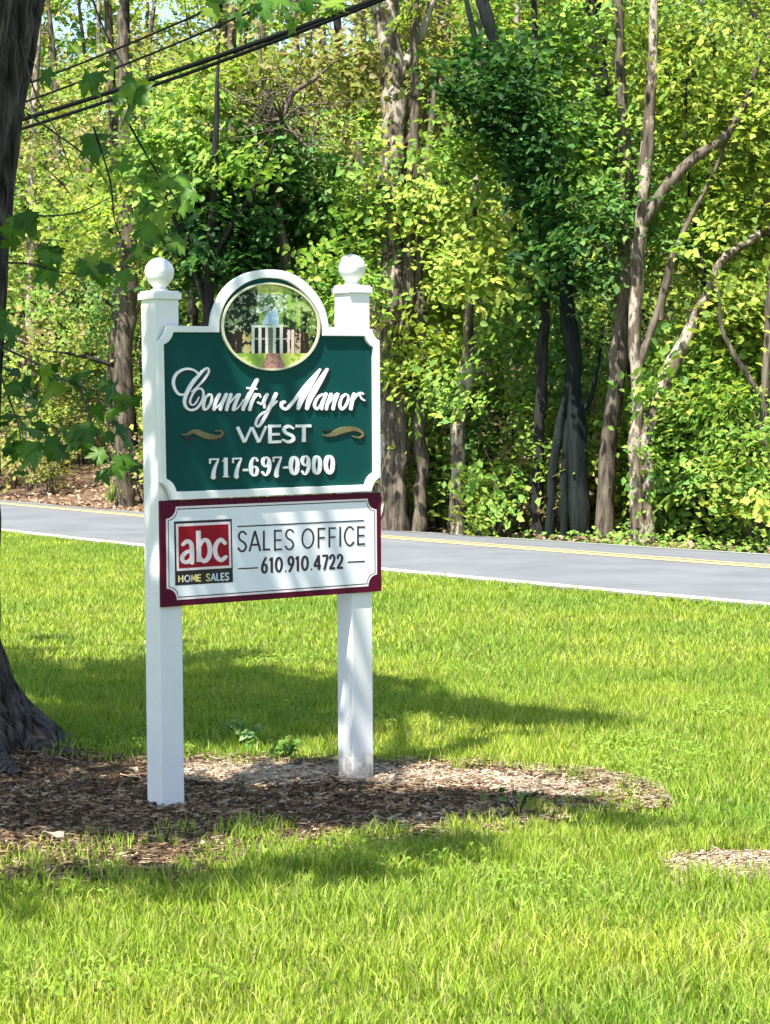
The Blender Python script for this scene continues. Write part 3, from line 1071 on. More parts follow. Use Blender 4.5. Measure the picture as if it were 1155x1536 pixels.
def leaf_cols(kind, n, rng):
    p = np.array(PAL[kind])
    c = p[rng.integers(0, len(p), n)]
    return c * 1.12 * rng.uniform(0.75, 1.25, (n, 1)) * (1 + rng.normal(0, 0.05, (n, 3)))


def clumps(center, rad, ncl, per, clr, kind, size, rng, flat=0.55):
    """ncl clumps of leaves spread through an ellipsoid"""
    c = np.clip(rng.normal(size=(ncl, 3)) * 0.56, -1.35, 1.35)
    cc = np.asarray(center) + c * np.asarray(rad)
    sz = clr * rng.uniform(0.6, 1.35, ncl)
    n = ncl * per
    o = rng.normal(size=(n, 3)) * 0.55
    pn = rng.normal(size=(ncl, 3)) * 0.42 + np.array([-.05, -.28, .78])
    pn /= np.linalg.norm(pn, axis=1)[:, None]
    pn = np.repeat(pn, per, 0)
    o -= pn * (o * pn).sum(1)[:, None] * .6
    C = np.repeat(cc, per, 0) + o * np.repeat(sz, per)[:, None]
    tone = np.repeat(rng.uniform(0.8, 1.2, ncl), per)[:, None]
    return C, leaf_cols(kind, n, rng) * tone, size * rng.uniform(0.6, 1.4, n), pn


def foliage_mesh(sets, mat, rng, up=0.45, origin=None, fine=False):
    C = np.concatenate([s[0] for s in sets]); K = np.concatenate([s[1] for s in sets]); S = np.concatenate([s[2] for s in sets]); P = np.concatenate([s[3] for s in sets])
    V, F_, c = leaf_quads(C, S, K, up=up, rng=rng, fine=fine, nrm=P)
    return mesh_np('foliage', V, F_, mat, c, origin=origin)


def px_set(px, py, rx, ry, Y, dY, ncl, per, kind, rng, size=0.112, clr=0.5):
    c = at(px, py, Y)
    return clumps((c.x, c.y, c.z), (rx / F * Y, dY, ry / F * Y), ncl, per, clr, kind, size, rng)


# ------------------------------------------------------------------ prominent trees of the wood
def wood_tree(label, trunks, Y, barkm, fol=(), rough=0.16, cat='tree', name='tree', limbs=(), group=None, seed=0, twigs=0, twig_at=None, limbm=None):
    rng = np.random.default_rng(1000 + seed)
    b = trunks[0][0]
    base = at(b[0], b[1], Y)
    gz = terr_xy(base.x, base.y)
    rt = empty(name, (base.x, base.y, gz), label=label, cat=cat, group=group)
    org = np.array([base.x, base.y, gz])

    def tube(path, Yp, ground_it):
        pts = []
        for p in path:
            yy = Yp + (p[3] if len(p) > 3 else 0)
            w = at(p[0], p[1], yy)
            pts.append((w.x, w.y, w.z, p[2] / F * yy))
        if ground_it: 
            x, y, z, r = pts[0]
            pts.insert(0, (x, y, terr_xy(x, y) - 0.15, r * 1.12))
            if pts[1][2] < pts[0][2] + 0.1: pts.pop(1)
        a, b_ = np.array(pts[-2]), np.array(pts[-1])
        end = b_ + (b_ - a) * .5; end[3] = .006
        pts.append(tuple(end))
        Q = catmull(pts, 7)
        Q[:, 3] = np.maximum(Q[:, 3], 0.004)
        k = np.arange(len(Q))[:, None]
        jit = np.stack([vnoise(np.stack([k[:, 0] * 0.31 + seed, k[:, 0] * 0 + j, k[:, 0] * 0.0], -1)) - 0.5 for j in (1.0, 5.0)], 1)
        Q[:, 0] += jit[:, 0] * Q[:, 3] * 0.45
        Q[:, 1] += jit[:, 1] * Q[:, 3] * 0.45
        return tube_np(Q[:, :3], Q[:, 3], 12, rough, 4.0, 0.06, seed)
    for i, tr in enumerate(trunks):
        V, F_ = tube(tr, Y, True)
        link('trunk', mesh_np('trunk', V, F_, barkm, smooth=True, origin=org), rt)
    for lb in limbs:
        V, F_ = tube(lb, Y, False)
        link('limb', mesh_np('limb', V, F_, limbm or barkm, smooth=True, origin=org), rt)
    if twigs:
        parts = []
        for k in range(twigs):
            px, py, rx, ry = twig_at
            a = at(px, py, Y)
            e = at(px + rng.normal() * rx, py + rng.normal() * ry - ry * 0.3, Y + rng.normal() * 0.8)
            m = (np.array(a) + np.array(e)) / 2 + rng.normal(size=3) * 0.15
            Q = catmull([np.array(a), m, np.array(e)], 4)
            parts.append(tube_np(Q, np.linspace(0.022, 0.005, len(Q)), 5))
            for q_ in range(3):
                i = rng.integers(2, len(Q))
                e2 = Q[i] + rng.normal(size=3) * np.array([0.45, 0.3, 0.35])
                Q2 = np.array([Q[i], (Q[i] + e2) / 2 + rng.normal(size=3) * 0.05, e2])
                parts.append(tube_np(Q2, [0.010, 0.007, 0.003], 4))
        V, F_ = join_np(parts)
        link('twigs', mesh_np('twigs', V, F_, barkm, origin=org), rt, kind='stuff')
    if fol:
        sets = []
        for f_ in fol:
            thin = .35 if f_[1] < -50 else 1.0        # airy tops let the sun down to the undergrowth
            back = 0.0 if f_[8] in ('dark', 'silver') else 0.8
            sets.append(px_set(*f_[:4], Y + f_[4] + back, f_[5], int(f_[6] * thin * 1.1), int(f_[7] * .86), f_[8], rng, *(f_[9:])))
        link('foliage', foliage_mesh(sets, M['leaf'], rng, origin=org, fine=True), rt, kind='stuff')
    return rt


# (px, py, radius px, extra depth)
wood_tree('pale twin-stemmed tree at the road edge with a long limb leaning right',
          [[(958, 806, 13), (955, 740, 10), (955, 660, 10), (958, 600, 9), (952, 520, 9), (957, 420, 10), (962, 330, 10), (970, 240, 10), (976, 120, 8), (985, -60, 6), (990, -300, 3)],
           [(972, 808, 12), (974, 740, 11), (972, 660, 11), (982, 622, 12), (1005, 560, 14), (1030, 510, 11), (1062, 440, 9), (1090, 385, 7), (1160, 335, 6, .4), (1240, 240, 4, .6)]],
          30.6, M['bark_pale'],
          fol=[(1060, 160, 130, 150, 1.2, 1.6, 70, 85, 'yellow'), (1080, 330, 100, 90, 0.8, 1.2, 26, 75, 'lime'), (1000, -140, 200, 140, 0.5, 2.0, 60, 70, 'lime'),
               (930, 330, 60, 70, -0.5, .8, 12, 70, 'mid')],
          limbs=[[(958, 345, 9), (985, 300, 9), (1015, 262, 9), (1050, 232, 8), (1088, 205, 7), (1120, 150, 5), (1140, 90, 4), (1170, 20, 3)],
                 [(990, 480, 6), (1000, 420, 6), (1015, 370, 4), (1040, 320, 4), (1075, 250, 3), (1100, 180, 2)],
                 [(955, 560, 6), (975, 500, 6), (990, 455, 5), (1003, 400, 3)],
                 [(1088, 440, 4), (1095, 470, 4), (1110, 500, 4), (1120, 530, 3)],
                 [(958, 770, 4), (965, 750, 3), (990, 730, 3), (1030, 715, 2)]], seed=1, limbm=M['bark_brown'])
wood_tree('straight brown trunk just left of the pale twin-stemmed tree',
          [[(906, 804, 15), (912, 700, 13), (922, 600, 13), (932, 500, 14), (940, 420, 13), (940, 320, 11), (935, 180, 9), (925, -40, 6), (920, -250, 4)]], 31.2, M['bark_brown'],
          fol=[(905, 230, 60, 90, 0.2, 0.9, 18, 70, 'lime'), (900, -90, 170, 150, 0, 2, 50, 70, 'yellow')], seed=2)
wood_tree('vine-covered dark tree leaning left over three grey trunks',
          [[(871, 803, 16), (868, 700, 15), (863, 600, 13), (856, 500, 12), (846, 420, 11), (835, 360, 10), (812, 280, 10), (790, 210, 10), (765, 130, 9), (735, 50, 8), (700, -60, 6), (660, -200, 4)],
           [(824, 803, 7), (829, 720, 7), (838, 650, 7), (850, 590, 6), (858, 550, 5)],
           [(845, 804, 7), (847, 720, 7), (851, 650, 6), (857, 590, 5)]], 31.4, M['bark_vine'],
          fol=[(745, 110, 60, 46, -0.4, 1.0, 22, 60, 'dark', .11, .42), (770, 165, 44, 34, -0.4, .7, 18, 60, 'dark', .11, .36), (785, 230, 24, 46, -0.5, .5, 20, 60, 'dark', .11, .3), (812, 310, 22, 50, -0.5, .5, 16, 55, 'dark', .11, .3), (850, 370, 50, 46, -0.4, .8, 9, 60, 'dark', .11, .45), (850, 390, 60, 50, -0.4, .8, 9, 60, 'mid', .11, .45),
               (838, 440, 50, 40, -0.3, .7, 8, 60, 'mid', .11, .45), (690, 146, 46, 9, -0.6, .4, 8, 50, 'dark', .10, .22), (830, 70, 70, 50, .2, .9, 22, 60, 'lime', .12, .5), (890, 260, 60, 50, -0.8, .6, 9, 60, 'lime', .10, .45), (890, 300, 50, 60, -0.6, .6, 10, 60, 'mid', .10, .45), (850, 200, 40, 50, -0.4, .6, 10, 60, 'mid', .12, .45), (830, 540, 60, 60, .4, .6, 14, 60, 'mid')],
          limbs=[[(795, 215, 6), (740, 120, 6), (715, 60, 5), (700, 0, 4), (690, -60, 3)], [(775, 150, 5), (745, 60, 5), (730, 0, 4), (715, -60, 3)], [(870, 620, 4), (885, 600, 4), (895, 560, 3), (900, 530, 2)]], seed=3)
wood_tree('thin dark trunk left of the three grey vine-covered trunks',
          [[(805, 802, 11), (807, 700, 9), (810, 620, 8), (813, 540, 9), (818, 470, 8), (815, 360, 7), (806, 200, 6), (800, 0, 4), (798, -200, 2)]], 31.8, M['bark_dark'],
          fol=[(790, 420, 60, 70, 0.3, .8, 18, 70, 'mid'), (800, -100, 120, 140, 0.3, 1.6, 34, 70, 'lime')], seed=4)
wood_tree('rough pale trunk wrapped in shaggy vines midway between the sign and the dark trunks',
          [[(686, 796, 12), (688, 720, 11), (686, 650, 11), (696, 600, 10), (702, 540, 10), (704, 480, 8), (706, 400, 7), (712, 300, 6), (715, 180, 5), (720, 0, 4), (724, -200, 2)]], 32.4, M['bark_pale'],
          fol=[(690, 420, 70, 90, 0.5, .9, 24, 70, 'yellow'), (660, 300, 80, 80, 0.4, 1.0, 30, 70, 'yellow'), (710, -120, 140, 140, .4, 1.6, 40, 70, 'yellow'), (680, 560, 50, 60, -1.4, .5, 8, 50, 'lime'), (705, 400, 40, 70, -1.8, .4, 16, 60, 'yellow'), (712, 230, 40, 80, -1.8, .4, 18, 60, 'lime')],
          rough=0.34, seed=5)
wood_tree('shaggy brown trunk cluster showing right beside the sign post',
          [[(600, 790, 12), (600, 700, 12), (602, 620, 11), (606, 540, 10), (612, 440, 9), (618, 300, 8), (622, 120, 7), (626, -100, 4)],
           [(630, 792, 11), (634, 720, 10), (630, 640, 9), (636, 560, 8), (632, 460, 7), (630, 380, 6), (640, 280, 5), (650, 150, 4)],
           [(583, 788, 9), (586, 700, 9), (588, 600, 8), (590, 500, 7), (596, 400, 6), (598, 300, 4)]], 33.4, M['bark_brown'],
          fol=[(615, 540, 60, 60, -0.8, .5, 26, 75, 'yellow'), (560, 330, 60, 60, -0.4, .7, 18, 70, 'lime'), (640, 100, 80, 100, .6, 1.2, 30, 70, 'olive')], rough=0.32, seed=6)
wood_tree('thick pale trunk rising behind the sign above its right ball finial',
          [[(592, 770, 24), (590, 600, 21), (596, 460, 20), (594, 380, 20), (590, 290, 20), (590, 200, 20), (588, 120, 18), (585, 50, 16), (580, -60, 12), (575, -240, 7)]], 33.6, M['bark_pale'],
          fol=[(560, -60, 160, 120, .5, 2.0, 44, 70, 'mid'), (540, 110, 60, 60, .2, .9, 16, 60, 'olive')],
          limbs=[[(592, 130, 8), (618, 80, 7), (640, 30, 6), (660, -40, 4)], [(590, 240, 7), (625, 190, 6), (640, 170, 5), (655, 120, 4)], [(590, 120, 9), (570, 40, 8), (560, -20, 6)]], rough=0.24, seed=7)
wood_tree('slim grey tree with a bare fan of twigs above the sign arch',
          [[(438, 760, 8), (436, 600, 8), (430, 460, 8), (428, 380, 8), (418, 330, 7), (408, 270, 6), (418, 210, 5), (424, 180, 4)]], 33.2, M['bark_brown'],
          fol=[(440, 130, 130, 90, .4, 1.1, 30, 55, 'olive'), (430, 270, 60, 60, .5, .8, 18, 60, 'silver')], limbs=[[(422, 185, 4), (400, 150, 4), (392, 100, 3), (390, 60, 2)], [(424, 180, 4), (440, 140, 4), (470, 120, 3), (500, 95, 2)], [(420, 205, 3), (380, 190, 3), (345, 172, 2)]],
          twigs=26, twig_at=(422, 180, 55, 50), seed=8)
wood_tree('leafy young tree with pale whorled leaves behind the left ball finial',
          [[(318, 770, 10), (316, 600, 9), (312, 460, 8), (318, 330, 7), (322, 230, 5), (326, 120, 3)]], 32.6, M['bark_dark'],
          fol=[(300, 260, 90, 80, -0.2, .9, 62, 80, 'lime', .125, .32), (330, 390, 90, 90, 0.5, .8, 40, 90, 'dark', .12, .32), (380, 330, 70, 90, .9, .8, 40, 90, 'dark', .12, .32), (470, 330, 70, 80, .9, .8, 36, 85, 'mid', .12, .3), (500, 430, 50, 50, -.3, .6, 22, 70, 'lime'), (330, 130, 90, 50, .4, .9, 22, 70, 'yellow')],
          limbs=[[(314, 480, 4), (290, 400, 4), (262, 330, 3), (240, 280, 2)], [(316, 400, 4), (350, 330, 4), (385, 280, 3), (405, 230, 2)]], seed=9)
wood_tree('broken grey snag standing under the cables at upper left',
          [[(186, 720, 15), (188, 560, 14), (192, 420, 13), (190, 280, 13), (188, 180, 12), (186, 110, 11), (184, 60, 9), (182, 24, 5)]], 43.0, M['bark_brown'],
          fol=[(150, 330, 90, 80, -1.0, 1.5, 24, 60, 'yellow', .13)], rough=0.22, seed=10)
wood_tree('pair of dark upright trunks crossing the top of the wood',
          [[(655, 700, 9), (655, 500, 9), (656, 300, 9), (655, 160, 8), (658, 60, 8), (660, -40, 8), (662, -240, 5)],
           [(668, 700, 7), (668, 400, 7), (667, 200, 7), (669, 60, 6), (672, -60, 6), (676, -240, 4)]], 40.0, M['bark_dark'],
          fol=[(670, -80, 160, 110, 1, 2, 30, 65, 'mid', .13), (560, 200, 60, 60, -1, 1, 14, 60, 'lime', .13)], seed=11)
wood_tree('low grey-barked tree with crooked limbs at the right picture edge',
          [[(1143, 828, 6), (1142, 760, 6), (1140, 700, 6), (1146, 620, 6), (1150, 520, 6), (1158, 420, 6), (1170, 250, 5), (1180, 60, 4)]], 29.6, M['bark_brown'],
          fol=[(1085, 600, 95, 80, .6, 1.0, 58, 85, 'lime', .12), (1120, 720, 70, 80, .5, .9, 50, 85, 'lime', .12), (1040, 700, 70, 100, 1.2, .8, 50, 85, 'lime', .12), (1130, 470, 80, 60, .4, .9, 30, 75, 'yellow', .12), (1180, 250, 120, 160, .8, 1.3, 50, 75, 'yellow', .12)],
          limbs=[[(1148, 600, 4), (1120, 560, 4), (1085, 500, 3), (1080, 455, 2)]], seed=12)

# ------------------------------------------------------------------ the rest of the wood
HUE = {'yellow': 'yellow-green', 'lime': 'fresh-green', 'mid': 'deep-green', 'olive': 'olive-brown budding', 'tan': 'dry tan-leaved'}
ZONES = [(-1e9, -5, 'just outside the left picture edge'), (-5, 95, 'beside the maple trunk'), (95, 200, 'left of the sign'), (200, 275, 'behind the left post'),
         (275, 390, 'behind the left half of the sign arch'), (390, 490, 'behind the right half of the sign arch'), (490, 575, 'behind the right post'),
         (575, 670, 'just right of the right post'), (670, 775, 'behind the shaggy-vined pale trunk'), (775, 890, 'behind the three grey vined trunks'),
         (890, 950, 'behind the straight brown trunk'), (950, 1050, 'behind the pale twin-stemmed tree'), (1050, 1160, 'along the right picture edge'), (1160, 1e9, 'just outside the right picture edge')]
NTH = ['nearest', 'second nearest', 'third nearest', 'fourth nearest', 'fifth nearest', 'sixth nearest', 'seventh nearest', 'eighth nearest', 'ninth nearest', 'tenth nearest', 'eleventh nearest', 'twelfth nearest']


def zone(x, y):
    px = 577.5 + x / y * F
    return next(z[2] for z in ZONES if z[0] <= px < z[1])


def relabel(items, word):
    """items: (object, kind, x, y); every plant gets its place among its like"""
    by = {}
    for o, kind, size, x, y in items: by.setdefault((kind, size, zone(x, y)), []).append((y, o))
    for (kind, size, zn), L in by.items():
        L.sort(key=lambda q: q[0])
        for i, (y, o) in enumerate(L):
            nth = '' if len(L) == 1 else (NTH[i] if i < len(L) - 1 or len(L) > 12 else 'farthest') + ' '
            o['label'] = ' '.join((nth + size + ' ' + HUE[kind] + ' ' + word + ' ' + zn).split())
            o['group'] = HUE[kind] + ' ' + word + 's of the wood'


def filler(x, y, h, r, kind, seed, lean):
    rng = np.random.default_rng(5000 + seed)
    gz = terr_xy(x, y)
    rt = empty('tree', (x, y, gz), cat='tree')
    org = np.array([x, y, gz])
    n = 9
    zz = np.linspace(-0.2, h, n)
    wob = np.cumsum(rng.normal(0, 0.09, (n, 2)), 0)
    P = np.stack([lean[0] * zz + wob[:, 0], lean[1] * zz + wob[:, 1], zz], 1)
    Q = catmull(np.concatenate([P, (r * (1 - 0.85 * zz / h))[:, None]], 1), 3)
    parts = [tube_np(Q[:, :3], np.maximum(Q[:, 3], 0.008), 8, 0.15, 4.0, 0.05, seed)]
    vis = 1.7 + 0.19 * y + 1.0            # up to here the picture looks
    sets = []
    nb = int(5 + h * 0.6)
    for k in range(nb):
        z = rng.uniform(0.12, 0.97) * h
        i = int(np.clip(np.searchsorted(Q[:, 2], z), 1, len(Q) - 1))
        a = rng.uniform(0, 2 * math.pi)
        ln = rng.uniform(0.7, 1.9) * (1.2 - 0.6 * z / h) * (1 if h > 8 else 0.7)
        e = Q[i, :3] + np.array([math.cos(a) * ln, math.sin(a) * ln, rng.uniform(0.1, 0.9) * ln])
        m = (Q[i, :3] + e) / 2 + rng.normal(size=3) * 0.1
        B = catmull([Q[i, :3], m, e], 4)
        parts.append(tube_np(B, np.linspace(max(0.012, Q[i, 3] * 0.45), 0.006, len(B)), 5))
        low = gz + z < vis
        if rng.random() < (0.88 if low else 0.6):
            sets.append(clumps(e, (ln * 0.55 + .3, ln * 0.55 + .3, 0.5 + .2 * ln), 6 if low else 2, 34 if low else 14, 0.55, kind, (0.118 if low else 0.2) * (0.75 + y / 150), rng))
    V, F_ = join_np(parts)
    bm_ = M[['bark_brown', 'bark_dark', 'bark_pale'][seed % 3]]
    link('trunk', mesh_np('trunk', V, F_, bm_, smooth=True), rt)
    if sets:
        link('foliage', foliage_mesh(sets, M['leaf'], rng), rt, kind='stuff')
    return rt


rg = random.Random(42)
placed = []
items = []
tries = 0
while len(placed) < 185 and tries < 30000:
    tries += 1
    y = 29 + 46 * rg.random() ** 1.15
    x = rg.uniform(-1, 1) * (0.18 * y + 3)
    t, s = (float(v) for v in ts(x, y))
    if s < 8.6: continue
    if any((x - a) ** 2 + (y - b_) ** 2 < 1.7 for a, b_ in placed): continue
    px = 577.5 + x / y * F
    if y < 34.5 and 560 < px < 1000: continue
    placed.append((x, y))
    i = len(placed)
    big = rg.random() < 0.5
    kind = rg.choices(['yellow', 'lime', 'mid', 'olive'], [0.40, 0.20, 0.08, 0.32] if px < 260 else ([0.55, 0.28, 0.07, 0.10] if px > 880 else [0.38, 0.26, 0.16, 0.2]))[0]
    o = filler(x, y, rg.uniform(12, 19) if big else rg.uniform(5, 10), rg.uniform(.10, .19) if big else rg.uniform(.03, .06), kind, i, (rg.gauss(0, .06), rg.gauss(0, .04)))
    items.append((o, kind, 'tall' if big else 'young', x, y))
relabel(items, 'tree')

# undergrowth shrubs along the wood's edge
def shrub(x, y, h, w, kind, seed, dens=1.0):
    rng = np.random.default_rng(9000 + seed)
    gz = terr_xy(x, y)
    rt = empty('shrub', (x, y, gz), cat='shrub')
    parts = []
    for k in range(7):
        a = rng.uniform(0, 2 * math.pi); rr = rng.uniform(.2, .8) * w
        e = np.array([math.cos(a) * rr, math.sin(a) * rr, h * rng.uniform(.5, 1.05)])
        st = np.array([math.cos(a) * .08, math.sin(a) * .08, -0.1])
        B = catmull([st, (st + e) / 2 + rng.normal(size=3) * 0.08 + np.array([0, 0, .1]), e], 4)
        parts.append(tube_np(B, np.linspace(0.02, 0.005, len(B)), 5))
    V, F_ = join_np(parts)
    link('stems', mesh_np('stems', V, F_, M['bark_brown'], smooth=True), rt)
    n = int(16 * dens * max(0.6, h * w / 1.6))
    s = [clumps((0, 0, h * 0.5), (w, w, h * 0.52), n, 56, 0.36, kind, 0.105, rng)]
    link('foliage', foliage_mesh(s, M['leaf'], rng), rt, kind='stuff')
    return rt


items = []
sh = 0
for px in range(-120, 1330, 34):
    for row in range(3):
        t0 = rg.uniform(-.35, .35)
        # point beyond the road along this picture column
        d = ray(px + rg.uniform(-14, 14), 700)
        y = 27.0
        while True:
            x = d.x / d.y * y
            t, s = (float(v) for v in ts(x, y))
            if s > (8.2 + row * 2.4 + rg.uniform(-.4, .8)) or y > 70: break
            y += 0.15
        if 560 < px < 1000:
            y = (31.9 if px > 725 else 34.0, 33.3 if px > 725 else 34.9, 35.6)[row] + rg.uniform(0, .6); x = d.x / d.y * y
        if 1000 <= px < 1020 and y < 32.6:
            y = 32.6 + rg.uniform(0, .6); x = d.x / d.y * y
        if px < 215 and row == 0 and rg.random() < 0.55: continue
        kind = rg.choices(['yellow', 'lime', 'mid', 'olive', 'tan'],
                          [.15, .12, .15, .38, .20] if px < 230 else ([.30, .40, .12, .13, .05] if px < 950 else [.35, .5, .12, .03, 0]))[0]
        h = rg.uniform(.9, 1.7) + row * 0.5
        if px > 985 and row == 0: h += 0.7
        sh += 1
        items.append((shrub(x, y, h, rg.uniform(.6, 1.0) * (.62 if 560 < px < 1000 and row == 0 else 1), kind, sh), kind, 'low', x, y))
relabel(items, 'shrub')

# far interior of the wood, one unbroken mass behind the trees
rngf = np.random.default_rng(3)
sets = []
for k in range(540):
    y = rngf.uniform(66, 96); x = rngf.uniform(-0.2 * y - 6, 0.2 * y + 6)
    sets.append(clumps((x, y, rngf.uniform(1.5, 24)), (2.8, 2.0, 2.4), 9, 30, .9, ['mid', 'lime', 'yellow', 'olive', 'yellow'][k % 5], .30, rngf))
link('far_wood', foliage_mesh(sets, M['leaf'], rngf), None, kind='stuff', label='hazy mass of leaves deep inside the wood', cat='wood')

# leaf litter on the bank beyond the road
n = 9000
t = rngf.uniform(-16, 22, n); s = 6.95 + 9 * rngf.random(n) ** 1.6
kp = rngf.random(n) < np.where(t < 4, 1.0, .22); t, s = t[kp], s[kp]; n = len(t)
X, Y = xy(t, s)
C = np.stack([X, Y, terr(t, s) + rngf.uniform(0.0, 0.07, n)], 1)
pal = np.array([(0.20, 0.12, 0.07), (0.30, 0.20, 0.13), (0.13, 0.08, 0.05), (0.38, 0.27, 0.19)])
V, F_, c = leaf_quads(C, rngf.uniform(.05, .14, n), pal[rngf.integers(0, 4, n)] * rngf.uniform(.7, 1.2, (n, 1)), up=.7, rng=rngf)
link('leaf_litter', mesh_np('leaf_litter', V, F_, M['litter'], c), None, kind='stuff', label='brown dead leaves on the bank beyond the road', cat='leaf litter')

# low green cover between the trunks, down to the asphalt
n = 15000
t = rngf.uniform(1, 24, n); s = 6.92 + 6.5 * rngf.random(n) ** 1.3
X, Y = xy(t, s)
kp = vnoise(np.stack([X, Y, X * 0 + 5], -1), 1.1) > .36 - .12 * (t > 9)
t, s, X, Y = t[kp], s[kp], X[kp], Y[kp]; n = len(t)
C = np.stack([X, Y, terr(t, s) + rngf.uniform(0.0, 1.0, n) ** 1.4 * (.14 + .32 * np.clip((s - 6.9) / 2, 0, 1))], 1)
V, F_, c = leaf_quads(C, rngf.uniform(.05, .11, n), leaf_cols('lime', n, rngf), up=.7, rng=rngf, fine=False)
link('ground_cover', mesh_np('ground_cover', V, F_, M['leaf'], c), None, kind='stuff', label='low green cover under the trees on the far road edge', cat='ground cover')

# ------------------------------------------------------------------ cables over the road
def cable(label, a, b_, r, name='utility_cable'):
    A = np.array(at(a[0], a[1], a[2])); B = np.array(at(b_[0], b_[1], b_[2]))
    d = B - A
    L = np.linalg.norm(d)
    s0, s1 = -14 / L, 1 + 14 / L
    tt = np.linspace(s0, s1, 60)
    P = A + d * tt[:, None]
    P[:, 2] += 0.16 * (tt * (tt - 1)) * (L / 8)
    V, F_ = tube_np(P, np.full(60, r), 8)
    link(name, mesh_np(name, V, F_, M['rubber'], smooth=True), None, label=label, cat='cable', group='utility cables over the road')


def dep(px, off=0.0):
    """depth of the cable plane at this picture column"""
    a = (px - 577.5) / F
    x0, y0 = -5.44 + NV[0] * off, 34.0 + NV[1] * off
    t = (a * y0 - x0) / (0.604 + a * 0.797)
    return y0 - 0.797 * t


cable('topmost thin black cable over the road at upper left', (40, 126, dep(40)), (300, 20, dep(300)), 0.016)
cable('second thin black cable from the top, over the road', (40, 152, dep(40)), (350, 29, dep(350)), 0.016)
cable('thick black cable, upper one of the low pair over the road', (30, 180, dep(30)), (560, 1, dep(560)), 0.034)
cable('thick grey-black cable, lowest of all over the road', (30, 194, dep(30)), (470, 40, dep(470)), 0.026)

# ------------------------------------------------------------------ shade maple at the left
rngm = np.random.default_rng(21)
MY = 11.15
maple = empty('maple_tree', (-2.2, MY, 0), label='dark rough-barked maple trunk at left edge with hanging leafy twigs', cat='tree')
mo = np.array([-2.2, MY, 0.0])
edge = [(1180, 40, .44), (1128, -40, .42), (1090, -60, .36), (1050, -80, .31), (1000, -70, .275), (950, -72, .262), (850, -76, .25), (700, -76, .245), (530, -76, .24), (400, -68, .235), (250, -54, .23), (110, -36, .222), (0, -18, .215), (-150, 10, .205), (-330, 44, .19), (-520, 80, .16)]
pts = []
for (py, pcx, r) in edge:
    w = at(pcx, py, MY)
    pts.append((w.x, MY, w.z, r))
# fit right-hand outline of the photograph: (py, px of the right edge)
redge = [(1180, 150), (1128, 118), (1090, 88), (1050, 40), (1000, 12), (950, -2), (850, -6), (700, -6), (530, 0), (400, 11), (250, 23), (110, 42), (0, 60), (-150, 82), (-330, 110), (-520, 135)]
pts = []
for (py, pr), (_, _, r) in zip(redge, edge):
    w = at(pr, py, MY)
    pts.append((w.x - r, MY, w.z, r))
Q = catmull(pts, 9)
trunk_path = Q
Q = resample(Q, 190)
na = 110
aa = np.linspace(0, 2 * math.pi, na, endpoint=False)
A2, Z2 = np.meshgrid(aa, Q[:, 2])
flare = np.clip((0.55 - Z2) / 0.6, 0, 1)
lob = 1 + flare * (.10 * np.cos(A2 * 5 + .4) + .06 * np.cos(A2 * 3)) - .10 * flare
rid = vnoise(np.stack([np.cos(A2) * 5.5, np.sin(A2) * 5.5, Z2 * 1.6], -1)) - .5
rid2 = vnoise(np.stack([np.cos(A2) * 13, np.sin(A2) * 13, Z2 * 4.5], -1)) - .5
RR = Q[:, 3][:, None] * lob + rid * .06 + rid2 * .04 - .045 * np.clip(1 - 5 * np.abs(vnoise(np.stack([np.cos(A2) * 9, np.sin(A2) * 9, Z2 * 1.1 + 20], -1)) - .5), 0, 1) ** 1.5
V = np.stack([Q[:, 0][:, None] + RR * np.cos(A2), Q[:, 1][:, None] + RR * np.sin(A2), Z2], -1).reshape(-1, 3)
idx = np.arange(len(Q) * na).reshape(len(Q), na)
F_ = np.stack([idx[:-1], np.roll(idx[:-1], -1, 1), np.roll(idx[1:], -1, 1), idx[1:]], -1).reshape(-1, 4)
link('trunk', mesh_np('trunk', V, F_, M['bark_maple'], smooth=True, origin=mo), maple)
# surface roots
for k, (a, b_, c) in enumerate(([(-60, 1085), (40, 1100), (118, 1112)], [(-40, 1110), (60, 1128), (120, 1135)], [(-60, 1120), (0, 1150), (30, 1165)])):
    P = [ground(*p) for p in (a, b_, c)]
    rr = [.16, .075, .02] if k == 0 else [.14, .06, .02]
    Qr = catmull([(p.x, p.y, r_ * .15, r_) for p, r_ in zip(P, rr)], 6)
    Vr, Fr = tube_np(Qr[:, :3], Qr[:, 3], 14, .2, 6.0, .05, k)
    link('root', mesh_np('root', Vr, Fr, M['bark_maple'], smooth=True, origin=mo), maple)


# crown overhead (out of frame): clumps whose shade falls where the photograph is in shade
def crown_at(px, py, h, rad, ncl, per, kind='maple', sz=.12, clr=.20):
    g_ = ground(px, py)
    c = g_ + SUN * (h / SUN.z)
    return c, clumps((c.x, c.y, c.z), rad, ncl, per, clr, kind, sz, rngm, .8)


